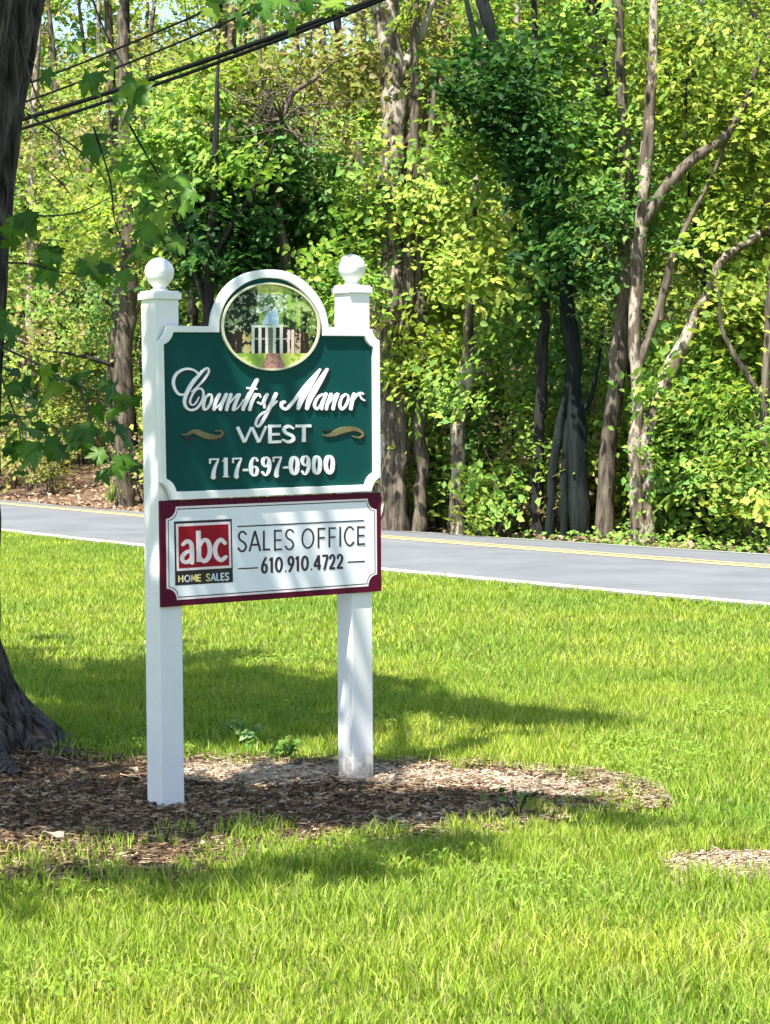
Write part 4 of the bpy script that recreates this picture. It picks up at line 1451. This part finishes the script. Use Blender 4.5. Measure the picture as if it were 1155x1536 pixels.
crown_sets = []
crown_c = []
for spec in [
    # shade band on the lawn behind the sign
    (60, 1010, 6.2, (.9, 1.0, .6), 30, 60), (180, 1030, 6.8, (.8, 1.1, .6), 30, 60), (330, 1040, 6.4, (.6, .9, .6), 30, 60), (430, 1050, 7.2, (.5, .8, .5), 26, 60),
    (540, 1055, 6.6, (.45, .55, .4), 20, 55), (650, 1068, 7.0, (.45, .4, .3), 16, 55), (770, 1078, 6.8, (.4, .25, .25), 10, 50), (860, 1085, 7.1, (.35, .16, .2), 6, 45),
    (80, 1080, 7.5, (.6, .6, .5), 22, 60), (-150, 1000, 7.0, (1.2, 1.6, .8), 50, 60), (330, 985, 7.6, (.5, .7, .4), 12, 50),
    # shade over the mulch bed
    (40, 1200, 5.6, (.35, .35, .4), 26, 60), (150, 1222, 6.0, (.35, .25, .4), 24, 60), (270, 1232, 5.8, (.30, .16, .3), 16, 55), (400, 1218, 6.4, (.28, .06, .3), 12, 50),
    (520, 1212, 5.9, (.28, .05, .25), 10, 45), (650, 1202, 6.2, (.28, .03, .2), 9, 42), (780, 1202, 6.5, (.25, .02, .2), 6, 40), (870, 1208, 6.5, (.15, .02, .2), 3, 40), (600, 1228, 6.1, (.30, .04, .2), 4, 40),
    (-120, 1200, 6.2, (.8, .7, .6), 40, 60), (20, 1140, 6.5, (.4, .3, .4), 20, 60),
    # foreground shade
    (40, 1330, 5.2, (.38, .2, .3), 6, 30), (200, 1330, 5.6, (.34, .2, .3), 5, 30), (380, 1320, 5.3, (.34, .18, .25), 4, 28), (520, 1308, 5.8, (.28, .16, .25), 3, 26), (640, 1276, 5.5, (.25, .05, .2), 4, 32), (1000, 1225, 5.5, (.3, .04, .2), 3, 32), (860, 1240, 5.5, (.3, .03, .2), 2, 32),
]:
    c, s = crown_at(*spec)
    crown_sets.append(s); crown_c.append(c)


# shade on the sign itself: clumps on the sun's line to points of the sign
def crown_on(u, z, h, rad, ncl, per):
    p = MS @ Vector((u, -0.03, z))
    c = p + SUN * (h / SUN.z)
    crown_c.append(c)
    crown_sets.append(clumps((c.x, c.y, c.z), rad, ncl, per, .22, 'maple', .12, rngm, .8))


for u, z, h, rad, ncl, per in ((.14, 1.72, 3.6, (.10, .2, .22), 8, 45), (.34, 1.6, 3.9, (.14, .2, .22), 11, 45), (.28, 1.2, 4.2, (.18, .2, .25), 12, 45), (.10, 1.1, 4.4, (.10, .2, .25), 7, 45),
                               (.50, 1.32, 4.1, (.09, .15, .25), 6, 40), (.56, 1.0, 4.6, (.07, .15, .15), 4, 35), (.40, .95, 4.6, (.08, .15, .15), 4, 35), (.05, .4, 4.2, (.10, .15, .35), 8, 40), (.06, .75, 4.3, (.09, .15, .2), 5, 40), (1.02, .62, 4.6, (.02, .1, .22), 2, 30), (.74, .86, 4.7, (.02, .1, .12), 1, 30), (.06, 2.08, 3.4, (.10, .12, .10), 5, 40), (.03, 1.75, 3.6, (.08, .1, .2), 7, 40), (.03, 1.4, 3.8, (.07, .1, .22), 6, 40), (.04, 1.05, 4.0, (.09, .1, .22), 8, 40), (.04, .65, 4.1, (.09, .1, .22), 9, 40), (.04, .25, 4.3, (.10, .1, .25), 10, 40), (.9, .9, 4.2, (.02, .1, .10), 1, 22), (.22, 1.45, 3.8, (.14, .15, .25), 10, 45), (.42, 1.2, 4.0, (.12, .15, .25), 9, 45), (.30, .85, 4.3, (.14, .15, .2), 8, 45)):
    crown_on(u, z, h, rad, ncl, per)
for x, y, z, h, rad, ncl, per in ((-1.7, 10.7, 3.2, 2.6, (.5, .5, .5), 9, 40), (-1.3, 10.4, 2.9, 3.2, (.4, .4, .5), 8, 40), (-1.6, 10.7, 2.0, 3.4, (.5, .5, .5), 9, 40), (-1.2, 10.5, 1.7, 4.2, (.4, .3, .4), 6, 40), (-2.1, 11.1, 1.5, 4.2, (.5, .5, .6), 26, 55), (-2.1, 11.0, .5, 5.2, (.5, .5, .5), 22, 55), (-2.0, 11.1, 2.8, 3.0, (.4, .4, .5), 16, 50)):
    c = Vector((x, y, z)) + SUN * (h / SUN.z)
    crown_c.append(c)
    crown_sets.append(clumps((c.x, c.y, c.z), rad, ncl, per, .3, 'maple', .13, rngm, .8))
LIT_GROUND = [np.array([ground(*p, .035)[:2] for p in poly]) for poly in (
    [(278, 1114), (505, 1104), (640, 1104), (960, 1100), (1300, 1080), (1300, 1240), (1000, 1222), (870, 1190), (760, 1178), (600, 1170), (505, 1160), (450, 1166), (400, 1176), (330, 1170), (278, 1150)],
    [(-300, 940), (1300, 960), (1300, 700), (-300, 700)],
    [(640, 1030), (760, 1050), (960, 1072), (1300, 1072), (1300, 950), (640, 950)],
    [(-300, 1390), (400, 1385), (700, 1330), (1300, 1260), (1300, 1700), (-300, 1700)])]
LIT_BOARD = [np.array([board(*p, YB) for p in poly]) for poly in (
    [(455, 420), (600, 380), (600, 900), (470, 900), (462, 760), (440, 700), (430, 600)],
    [(310, 440), (400, 395), (480, 420), (470, 440), (400, 420), (345, 450)],
    [(520, 880), (580, 880), (580, 1190), (520, 1190)])]


def carve(C, rng):
    S = np.array(SUN)
    g_ = C - S * ((C[:, 2] - .035) / S[2])[:, None]
    hit = np.zeros(len(C), dtype=bool)
    for poly in LIT_GROUND: hit |= inside(poly, g_[:, 0], g_[:, 1])
    m3 = np.array(MI.to_3x3()); mt = np.array(MI.translation)
    L = C @ m3.T + mt
    D = m3 @ S
    k = (L[:, 1] - YB) / D[1]
    B_ = L - D * k[:, None]
    for poly in LIT_BOARD: hit |= inside(poly, B_[:, 0], B_[:, 2])
    return ~hit | (rng.random(len(C)) < .03)


def inside(poly, X, Y):
    r = np.zeros(len(X), dtype=bool)
    n = len(poly)
    for i in range(n):
        x1, y1 = poly[i]; x2, y2 = poly[(i + 1) % n]
        c = ((y1 > Y) != (y2 > Y)) & (X < (x2 - x1) * (Y - y1) / (y2 - y1 + 1e-12) + x1)
        r ^= c
    return r


crown_sets = [(a[k], b_[k], c_[k], d_[k]) for a, b_, c_, d_ in crown_sets for k in (carve(a, rngm),)]
link('crown', foliage_mesh(crown_sets, M['maple'], rngm, up=.45, origin=mo), maple, kind='stuff')
# limbs that carry the crown
top = np.array(trunk_path[-1][:3])
for i, c in enumerate(crown_c):
    k = len(trunk_path) - 1 - (i % 5) * 4
    a = np.array(trunk_path[k][:3])
    e = np.array(c)
    if i % 5: continue
    m = a * .45 + e * .55 + np.array([0, 0, .7])
    B = catmull([a, m, e], 8)
    w = B[:, 2] < 1.7 + 0.178 * B[:, 1] + .12
    w &= (np.abs(B[:, 0]) < .17 * B[:, 1])
    if w.any(): continue
    Vl, Fl = tube_np(B, np.linspace(.05, .012, len(B)), 8, .1, 5.0)
    link('limb', mesh_np('limb', Vl, Fl, M['bark_maple'], smooth=True, origin=mo), maple)

# hanging twigs with large maple leaves
half = [(0.0, 0.0), (0.09, 0.03), (0.30, -0.08), (0.27, 0.06), (0.36, 0.10), (0.30, 0.16), (0.56, 0.36), (0.42, 0.38), (0.45, 0.50), (0.30, 0.46), (0.17, 0.40), (0.22, 0.62), (0.13, 0.64), (0.0, 0.95)]
outl = half + [(-x, y) for x, y in half[-2:0:-1]]


def maple_mesh(seed):
    r = np.random.default_rng(seed)
    P = np.array(outl) * (1 + r.normal(0, .05, (len(outl), 2)))
    P = np.concatenate([[[0, .30]], P])
    z = -0.28 * np.abs(P[:, 0]) * r.uniform(.3, 1.3) - .25 * (P[:, 1] ** 2) * r.uniform(.2, 1.0) + r.normal(0, .02, len(P))
    V = np.stack([P[:, 0], P[:, 1], z], 1)
    n = len(outl)
    F_ = np.array([(0, 1 + i, 1 + (i + 1) % n) for i in range(n)])
    base = np.array(PAL['maple'])[seed % 4] * r.uniform(.85, 1.2)
    c = np.repeat(base[None], len(V), 0)
    c[0] *= 1.25
    return mesh_np('leaf', V, F_, M['maple'], c)


LM = [maple_mesh(i) for i in range(10)]


def put_leaf(p, size, rng, bright=False):
    o = bpy.data.objects.new('leaf', LM[3 if bright else int(rng.integers(0, 10))])
    COL.objects.link(o)
    o.parent = maple
    e = Vector((0, rng.normal() * .5, 0))
    nrm = Vector((rng.normal() * .55, -0.45 + rng.normal() * .5, .6 + rng.normal() * .3)).normalized()
    d = Vector((rng.normal(), rng.normal() * .6, -.7 + rng.normal() * .5))
    d = (d - nrm * d.dot(nrm)).normalized()
    s_ = d.cross(nrm)
    Mx = Matrix((s_, d, nrm)).transposed().to_4x4()
    o.matrix_local = Matrix.Translation(Vector(p) - Vector(mo)) @ Mx @ Matrix.Scale(size, 4)
    return o


twigs_px = [  # (path of (px, py)), depth
    ([(30, 60), (48, 125), (62, 160), (86, 200), (110, 268)], 10.9),
    ([(40, 170), (90, 205), (135, 240), (165, 283)], 10.7),
    ([(140, 190), (165, 270), (172, 330), (190, 376)], 10.3),
    ([(8, 394), (45, 396), (80, 405), (110, 411), (160, 412)], 10.8),
    ([(0, 520), (40, 538), (80, 560), (118, 580), (175, 592)], 10.6),
    ([(0, 560), (18, 610), (30, 650), (26, 690)], 10.9),
    ([(25, 320), (70, 324), (120, 318), (165, 296)], 10.8),
    ([(120, -60), (150, 30), (180, 90), (205, 130)], 10.2),
    ([(300, -80), (360, -30), (420, -2), (500, 8)], 9.8),
    ([(120, 580), (140, 640), (165, 690)], 10.5),
    ([(190, 180), (230, 250), (270, 310), (290, 372)], 10.4)]
for path, Yt in twigs_px:
    P = np.array([np.array(at(p[0], p[1], Yt)) for p in path])
    B = catmull(P, 5)
    Vt, Ft = tube_np(B, np.linspace(.0055, .002, len(B)), 6)
    link('twig', mesh_np('twig', Vt, Ft, M['bark_maple'], smooth=True, origin=mo), maple)
leaf_spots = [(62, 92, 3, 12, 10.9), (130, 115, 3, 22, 10.2), (155, 112, 2, 14, 10.2), (195, 110, 4, 26, 10.2), (215, 125, 4, 24, 10.2), (178, 140, 4, 20, 10.2), (195, 155, 2, 12, 10.2),
              (130, 200, 3, 14, 10.7), (150, 215, 4, 16, 10.7), (205, 265, 4, 22, 10.4), (240, 275, 6, 28, 10.4), (275, 310, 5, 26, 10.4), (235, 330, 5, 24, 10.4), (275, 355, 5, 24, 10.4), (250, 385, 4, 22, 10.4), (225, 350, 3, 20, 10.4),
              (30, 350, 4, 16, 10.8), (60, 365, 4, 18, 10.8), (30, 325, 2, 10, 10.8), (70, 385, 4, 18, 10.8), (120, 388, 6, 20, 10.8), (150, 400, 5, 18, 10.8), (200, 380, 4, 18, 10.3), (185, 400, 4, 16, 10.3), (130, 418, 3, 12, 10.8),
              (18, 470, 4, 14, 10.8), (25, 500, 3, 14, 10.8), (75, 545, 5, 20, 10.6), (110, 570, 6, 22, 10.6), (150, 585, 6, 22, 10.6), (185, 590, 5, 18, 10.6), (20, 560, 5, 20, 10.9), (35, 600, 7, 24, 10.9), (20, 640, 7, 22, 10.9), (50, 650, 6, 22, 10.9), (25, 685, 4, 16, 10.9),
              (130, 640, 5, 20, 10.5), (165, 630, 5, 20, 10.5), (185, 655, 4, 18, 10.5), (150, 680, 5, 18, 10.5), (85, 675, 5, 22, 10.5), (180, 690, 3, 16, 10.5), (100, 640, 3, 14, 10.5),
              (330, 0, 4, 20, 9.8), (380, 2, 6, 24, 9.8), (420, 6, 6, 22, 9.8), (460, 8, 5, 18, 9.8), (350, 20, 3, 10, 9.8)]
for px, py, n, sp, Yt in leaf_spots:
    for k in range(max(2, round(n * .8))):
        p = at(px + rngm.normal() * sp * .7, py + rngm.normal() * sp * .7, Yt + rngm.normal() * .15)
        put_leaf(p, rngm.uniform(.085, .16), rngm)
for px, py in ((488, 5), (505, 18), (512, 2), (478, 18)):
    put_leaf(at(px, py, 9.8), .14, rngm, True)

# ------------------------------------------------------------------ mulch bed
MUL = [(-260, 1120), (-60, 1125), (60, 1128), (120, 1135), (270, 1140), (380, 1143), (480, 1146), (560, 1146), (640, 1148), (760, 1155), (860, 1164), (930, 1178), (978, 1196), (965, 1208), (900, 1206), (820, 1218), (720, 1240), (620, 1253), (500, 1262), (380, 1270), (300, 1284), (250, 1306), (190, 1318), (110, 1330), (40, 1322), (-60, 1330), (-300, 1330)]
MULG = np.array([ground(*p)[:2] for p in MUL])
PAT = [(1015, 1306), (1040, 1292), (1070, 1288), (1100, 1281), (1155, 1284), (1260, 1282), (1270, 1306), (1180, 1318), (1130, 1316), (1100, 1324), (1060, 1318), (1030, 1320)]
PATG = np.array([ground(*p)[:2] for p in PAT])


def dist_poly(poly, X, Y):
    d = np.full(len(X), 1e9)
    n = len(poly)
    for i in range(n):
        a = poly[i]; b_ = poly[(i + 1) % n]
        ab = b_ - a
        t = np.clip(((X - a[0]) * ab[0] + (Y - a[1]) * ab[1]) / (ab @ ab + 1e-9), 0, 1)
        d = np.minimum(d, np.hypot(X - a[0] - t * ab[0], Y - a[1] - t * ab[1]))
    return d


M['mulch'] = earth('mulch_soil', [(0.34, (0.06, 0.042, 0.03)), (0.5, (0.17, 0.12, 0.085)), (0.66, (0.33, 0.25, 0.185))], 6.0, 70.0, 1.2)


def bed(name, poly, h, label):
    x0, y0 = poly.min(0) - .1; x1, y1 = poly.max(0) + .1
    st = .035
    gx = np.arange(x0, x1, st); gy = np.arange(y0, y1, st)
    X, Y = np.meshgrid(gx, gy, indexing='ij')
    ins = inside(poly, X.ravel(), Y.ravel()); d = dist_poly(poly, X.ravel(), Y.ravel())
    sd = np.where(ins, d, -d)
    nz_ = vnoise(np.stack([X.ravel(), Y.ravel(), X.ravel() * 0], -1), 9.0)
    nz2 = vnoise(np.stack([X.ravel(), Y.ravel(), X.ravel() * 0 + 4], -1), 26.0)
    Z = h * sstep(-.04, .25, sd) + np.where(sd > -.04, (nz_ - .5) * .020 + (nz2 - .5) * .012, 0) - np.where(sd < -.02, .03, 0) + .004
    V = np.stack([X.ravel(), Y.ravel(), Z], 1)
    m, n = len(gx), len(gy)
    idx = np.arange(m * n).reshape(m, n)
    F_ = np.stack([idx[:-1, :-1], idx[1:, :-1], idx[1:, 1:], idx[:-1, 1:]], -1).reshape(-1, 4)
    keep = (sd[F_] > -.06).any(1)
    link(name, mesh_np(name, V, F_[keep], M['mulch'], smooth=True), None, kind='structure')


bed('mulch_bed', MULG, -.012, '')
bed('bare_soil_patch', PATG, -.010, '')


def chips(name, poly, n, label, h, lo, hi, pal, seed, level=False):
    r = np.random.default_rng(seed)
    x0, y0 = poly.min(0) - .05; x1, y1 = poly.max(0) + .05
    X = r.uniform(x0, x1, n); Y = r.uniform(y0, y1, n)
    d = dist_poly(poly, X, Y)
    k = inside(poly, X, Y) | ((d < .16) & (r.random(n) < .30))
    X, Y, d = X[k], Y[k], d[k]
    n = len(X)
    Z = h * np.where(inside(poly, X, Y), sstep(0, .25, d), 0) + r.uniform(.001, .022, n)
    if level: Z = h + r.uniform(.002, .018, n)
    a = r.uniform(0, math.pi * 2, n)
    L = r.uniform(lo, hi, n) * r.choice([.5, 1, 1.6], n, p=[.4, .45, .15]); W = L * r.uniform(.08, .4, n); T = r.uniform(.002, .006, n)
    dz = r.normal(0, .12, n)
    d3 = np.stack([np.cos(a), np.sin(a), dz], 1)
    sd_ = np.stack([-np.sin(a), np.cos(a), r.normal(0, .14, n)], 1)
    up = np.cross(d3, sd_)
    C = np.stack([X, Y, Z], 1)
    vs = []
    for sx, sy, sz in ((-1, -1, 0), (-.6, 1, 0), (1, .7, 0), (.8, -1, 0), (-1, -.6, 1), (-.7, .8, 1), (.9, .6, 1), (.7, -.8, 1)):
        vs.append(C + d3 * (L * sx / 2)[:, None] + sd_ * (W * sy / 2)[:, None] + up * (T * sz)[:, None])
    V = np.stack(vs, 1).reshape(-1, 3)
    q_ = np.array([(4, 7, 6, 5), (0, 1, 5, 4), (1, 2, 6, 5), (2, 3, 7, 6), (3, 0, 4, 7)])
    F_ = (np.arange(n)[:, None, None] * 8 + q_[None]).reshape(-1, 4)
    pal = np.array(pal)
    c = pal[r.integers(0, len(pal), n)] * r.uniform(.65, 1.25, (n, 1))
    link(name, mesh_np(name, V, F_, M['litter'], np.repeat(c, 8, 0)), None, kind='stuff', label=label, cat='mulch')


CHIP = [(0.27, 0.175, 0.095), (0.36, 0.25, 0.145), (0.15, 0.093, 0.05), (0.54, 0.41, 0.27), (0.33, 0.21, 0.115), (0.085, 0.052, 0.028), (0.12, 0.075, 0.04)]
chips('mulch', MULG, 46000, 'shredded brown bark mulch heaped round the sign posts', -.012, .016, .055, CHIP, 31)
SUNLIT_DRY = [(0.68, 0.54, 0.38), (0.60, 0.46, 0.31), (0.72, 0.60, 0.45), (0.46, 0.33, 0.21)]  # sunlight put into the mulch colour; on the bare patch its own dry tan
BACK = np.array([ground(*p)[:2] for p in [(275, 1141), (480, 1146), (640, 1146), (860, 1160), (940, 1178), (985, 1196), (970, 1210), (880, 1188), (700, 1174), (500, 1164), (390, 1172), (280, 1162)]])
chips('sunlit_mulch', BACK, 40000, 'dry tan mulch, coloured paler to look sunlit, along the back edge of the bed', -.006, .016, .05, SUNLIT_DRY, 33, True)
FRNT = np.array([ground(*p)[:2] for p in [(980, 1204), (900, 1206), (820, 1218), (720, 1240), (620, 1252), (560, 1258), (600, 1240), (720, 1222), (840, 1206)]])
chips('sunlit_mulch', FRNT, 6000, 'dry tan mulch, coloured paler to look sunlit, along the front right edge of the bed', -.008, .016, .05, SUNLIT_DRY, 34, True)
chips('dry_litter', PATG, 4200, 'dry tan litter on a bare patch in the lawn', -.006, .018, .05, SUNLIT_DRY, 32, True)

# ------------------------------------------------------------------ grass
def blades(n, sampler, hmin, hmax, wid, rng, dry=.05, simple=False):
    X, Y = sampler(n)
    dm = dist_poly(MULG, X, Y); im = inside(MULG, X, Y)
    dp = dist_poly(PATG, X, Y); ip = inside(PATG, X, Y)
    _, s = ts(X, Y)
    nzz = vnoise(np.stack([X, Y, X * 0], -1), 6.0)
    front = (Y < 9.2) & (X < -.35) & (dm < .75) & (rng.random(len(X)) < .42 * (1 - dm / .75) * (nzz > .38))
    k = (s < -0.03) & (~(im & (dm > .02 + .26 * nzz ** 2)) | front) & ~((ip | (dp < .10 * nzz)) & (rng.random(len(X)) < .50 + .48 * (nzz > .42)))
    k &= ~((dm < .16) & (rng.random(len(X)) < .45))
    k &= (np.hypot(X + 2.2, Y - MY) > .42)
    X, Y = X[k], Y[k]
    n = len(X)
    big = vnoise(np.stack([X, Y, X * 0 + 2], -1), 1.3)
    sm = vnoise(np.stack([X, Y, X * 0 + 7], -1), 7.0)
    h = (hmin + (hmax - hmin) * rng.random(n) ** 1.5) * (.45 + 1.1 * sm)
    w = wid * rng.uniform(.6, 1.4, n)
    a = rng.uniform(0, 2 * math.pi, n)
    ln = rng.uniform(.15, .75, n) * h
    b = rng.uniform(0, 2 * math.pi, n)
    base = np.stack([X, Y, np.full(n, -.005)], 1)
    sd_ = np.stack([np.cos(a), np.sin(a), np.zeros(n)], 1) * w[:, None]
    ben = np.stack([np.cos(b) * ln, np.sin(b) * ln, np.zeros(n)], 1)
    m1 = base + ben * .3 + np.array([0, 0, 1.0]) * (h * .55)[:, None]
    tp_ = base + ben + np.array([0, 0, 1.0]) * (h * (1 - .25 * ln / h))[:, None]
    if simple:
        V = np.stack([base - sd_, base + sd_, tp_], 1).reshape(-1, 3)
        F_ = np.arange(n * 3).reshape(-1, 3)
    else:
        V = np.stack([base - sd_, base + sd_, m1 + sd_ * .75, m1 - sd_ * .75, tp_], 1).reshape(-1, 3)
        o = np.arange(n)[:, None] * 5
        F_ = np.concatenate([o + np.array([[0, 1, 2]]), o + np.array([[0, 2, 3]]), o + np.array([[3, 2, 4]])], 1).reshape(-1, 3)
    pal = np.array([(0.28, 0.395, 0.035), (0.35, 0.45, 0.055), (0.19, 0.305, 0.025), (0.44, 0.51, 0.12)])
    c = pal[rng.integers(0, 4, n)] * rng.uniform(.8, 1.2, (n, 1))
    c = c * (1 + (big - .5)[:, None] * np.array([.75, .4, .4]))
    dr = rng.random(n) < dry * (.4 + 1.6 * big)
    c[dr] = np.array([.38, .35, .15]) * rng.uniform(.7, 1.1, (dr.sum(), 1))
    return V, F_, np.repeat(c, 3 if simple else 5, 0)


def wedge(y0, y1, k=.185, m=.7):
    def f_(n):
        Y = np.sqrt(rg_.uniform(y0 ** 2, y1 ** 2, n))
        return rg_.uniform(-1, 1, n) * (k * Y + m), Y
    return f_


rg_ = np.random.default_rng(8)
sets = [blades(120000, wedge(5.3, 9.0), .03, .085, .0025, rg_), blades(170000, wedge(9.0, 14.5), .03, .072, .0040, rg_, simple=True), blades(300000, wedge(14.5, 31.0, .185, 1.2), .03, .062, .0058, rg_, simple=True)]
# taller fringe along the mulch
Vs, Fs, Cs, o = [], [], [], 0
for V, F_, c in sets:
    Vs.append(V); Fs.append(F_ + o); Cs.append(c); o += len(V)
link('grass', mesh_np('grass', np.concatenate(Vs), np.concatenate(Fs), M['grass'], np.concatenate(Cs)), None, kind='stuff', label='bright green mown lawn grass between the camera and the road', cat='grass')


# clover in the turf
n = 26000
Y = np.sqrt(rg_.uniform(5.4 ** 2, 15.0 ** 2, n)); X = rg_.uniform(-1, 1, n) * (.185 * Y + .6)
kp = (vnoise(np.stack([X, Y, X * 0 + 11], -1), 1.7) > .67) & ~inside(MULG, X, Y) & (dist_poly(MULG, X, Y) > .08) & ~inside(PATG, X, Y)
X, Y = X[kp], Y[kp]; n = len(X)
C = np.stack([X, Y, rg_.uniform(.025, .062, n)], 1)
V, F_, c = leaf_quads(C, rg_.uniform(.014, .030, n), np.array([(0.16, 0.28, 0.03), (0.21, 0.33, 0.04), (0.26, 0.37, 0.06)])[rg_.integers(0, 3, n)], up=.75, rng=rg_, fine=False)
link('clover', mesh_np('clover', V, F_, M['grass'], c), None, kind='stuff', label='patches of small round clover leaves in the lawn', cat='clover')

# ------------------------------------------------------------------ small plants and bits by the bed
def weed(label, px, py, h, n, kind, seed, size=.05):
    r = np.random.default_rng(seed)
    g_ = ground(px, py)
    rt = empty('weed', g_, label=label, cat='weed')
    parts = []; C = []
    for k in range(n):
        a = r.uniform(0, 6.28)
        e = np.array([math.cos(a) * h * r.uniform(.2, .9), math.sin(a) * h * r.uniform(.2, .9), h * r.uniform(.5, 1.1)])
        B = catmull([np.zeros(3), e * .5 + np.array([0, 0, .02]), e], 4)
        parts.append(tube_np(B, np.linspace(.003, .0015, len(B)), 5))
        for j in range(3): C.append(e + r.normal(size=3) * .02)
    V, F_ = join_np(parts)
    pm_ = M['bark_vine']
    link('stems', mesh_np('stems', V, F_, pm_), rt)
    C = np.array(C)
    V, F_, c = leaf_quads(C, np.full(len(C), size), leaf_cols(kind, len(C), r), up=.6, rng=r)
    link('leaves', mesh_np('leaves', V, F_, M['leaf'], c), rt, kind='stuff')


weed('pale-leaved weed at the back edge of the mulch between the posts', 365, 1120, .10, 9, 'silver', 1)
weed('low broad weed just left of the right post, behind the mulch', 430, 1142, .08, 10, 'lime', 2)
weed('small dark weed sprig in the front edge of the mulch right of the posts', 778, 1228, .11, 5, 'dark', 3, .035)


def bit(label, px, py, L, W, ang, c, seed):
    g_ = ground(px, py)
    mb = MB()
    r = random.Random(seed)
    out = []
    n = 10
    for i in range(n):
        a = 2 * math.pi * i / n
        out.append((math.cos(a) * L * r.uniform(.8, 1.1), math.sin(a) * W * r.uniform(.7, 1.1)))
    mb.add([(p[0], p[1], .022 + .010 * math.sin(i * 1.3)) for i, p in enumerate(out)] + [(p[0], p[1], .017 + .010 * math.sin(i * 1.3)) for i, p in enumerate(out)],
           [tuple(range(n)), tuple(range(2 * n - 1, n - 1, -1))] + [(i, (i + 1) % n, n + (i + 1) % n, n + i) for i in range(n)])
    o = link('fallen_leaf', mb.mesh('fallen_leaf', paint('dry_leaf_' + str(seed), c, .7, .3)), None, label=label, cat='dead leaf')
    o.location = (g_.x, g_.y, 0.0)
    o.rotation_euler = (0.1, 0.15, ang)


bit('pale dry leaf on the mulch near the left picture edge, front row', 80, 1258, .045, .018, .2, (.36, .30, .21), 1)
bit('pale strip of bark lying by the maple root', 82, 1104, .055, .012, -.6, (.36, .32, .26), 2)
bit('cream dry leaf on the mulch just left of the left post', 200, 1160, .022, .018, .4, (.42, .33, .21), 3)
bit('small pale chip on the shaded mulch left of the left post', 103, 1163, .02, .014, .1, (.38, .31, .21), 4)
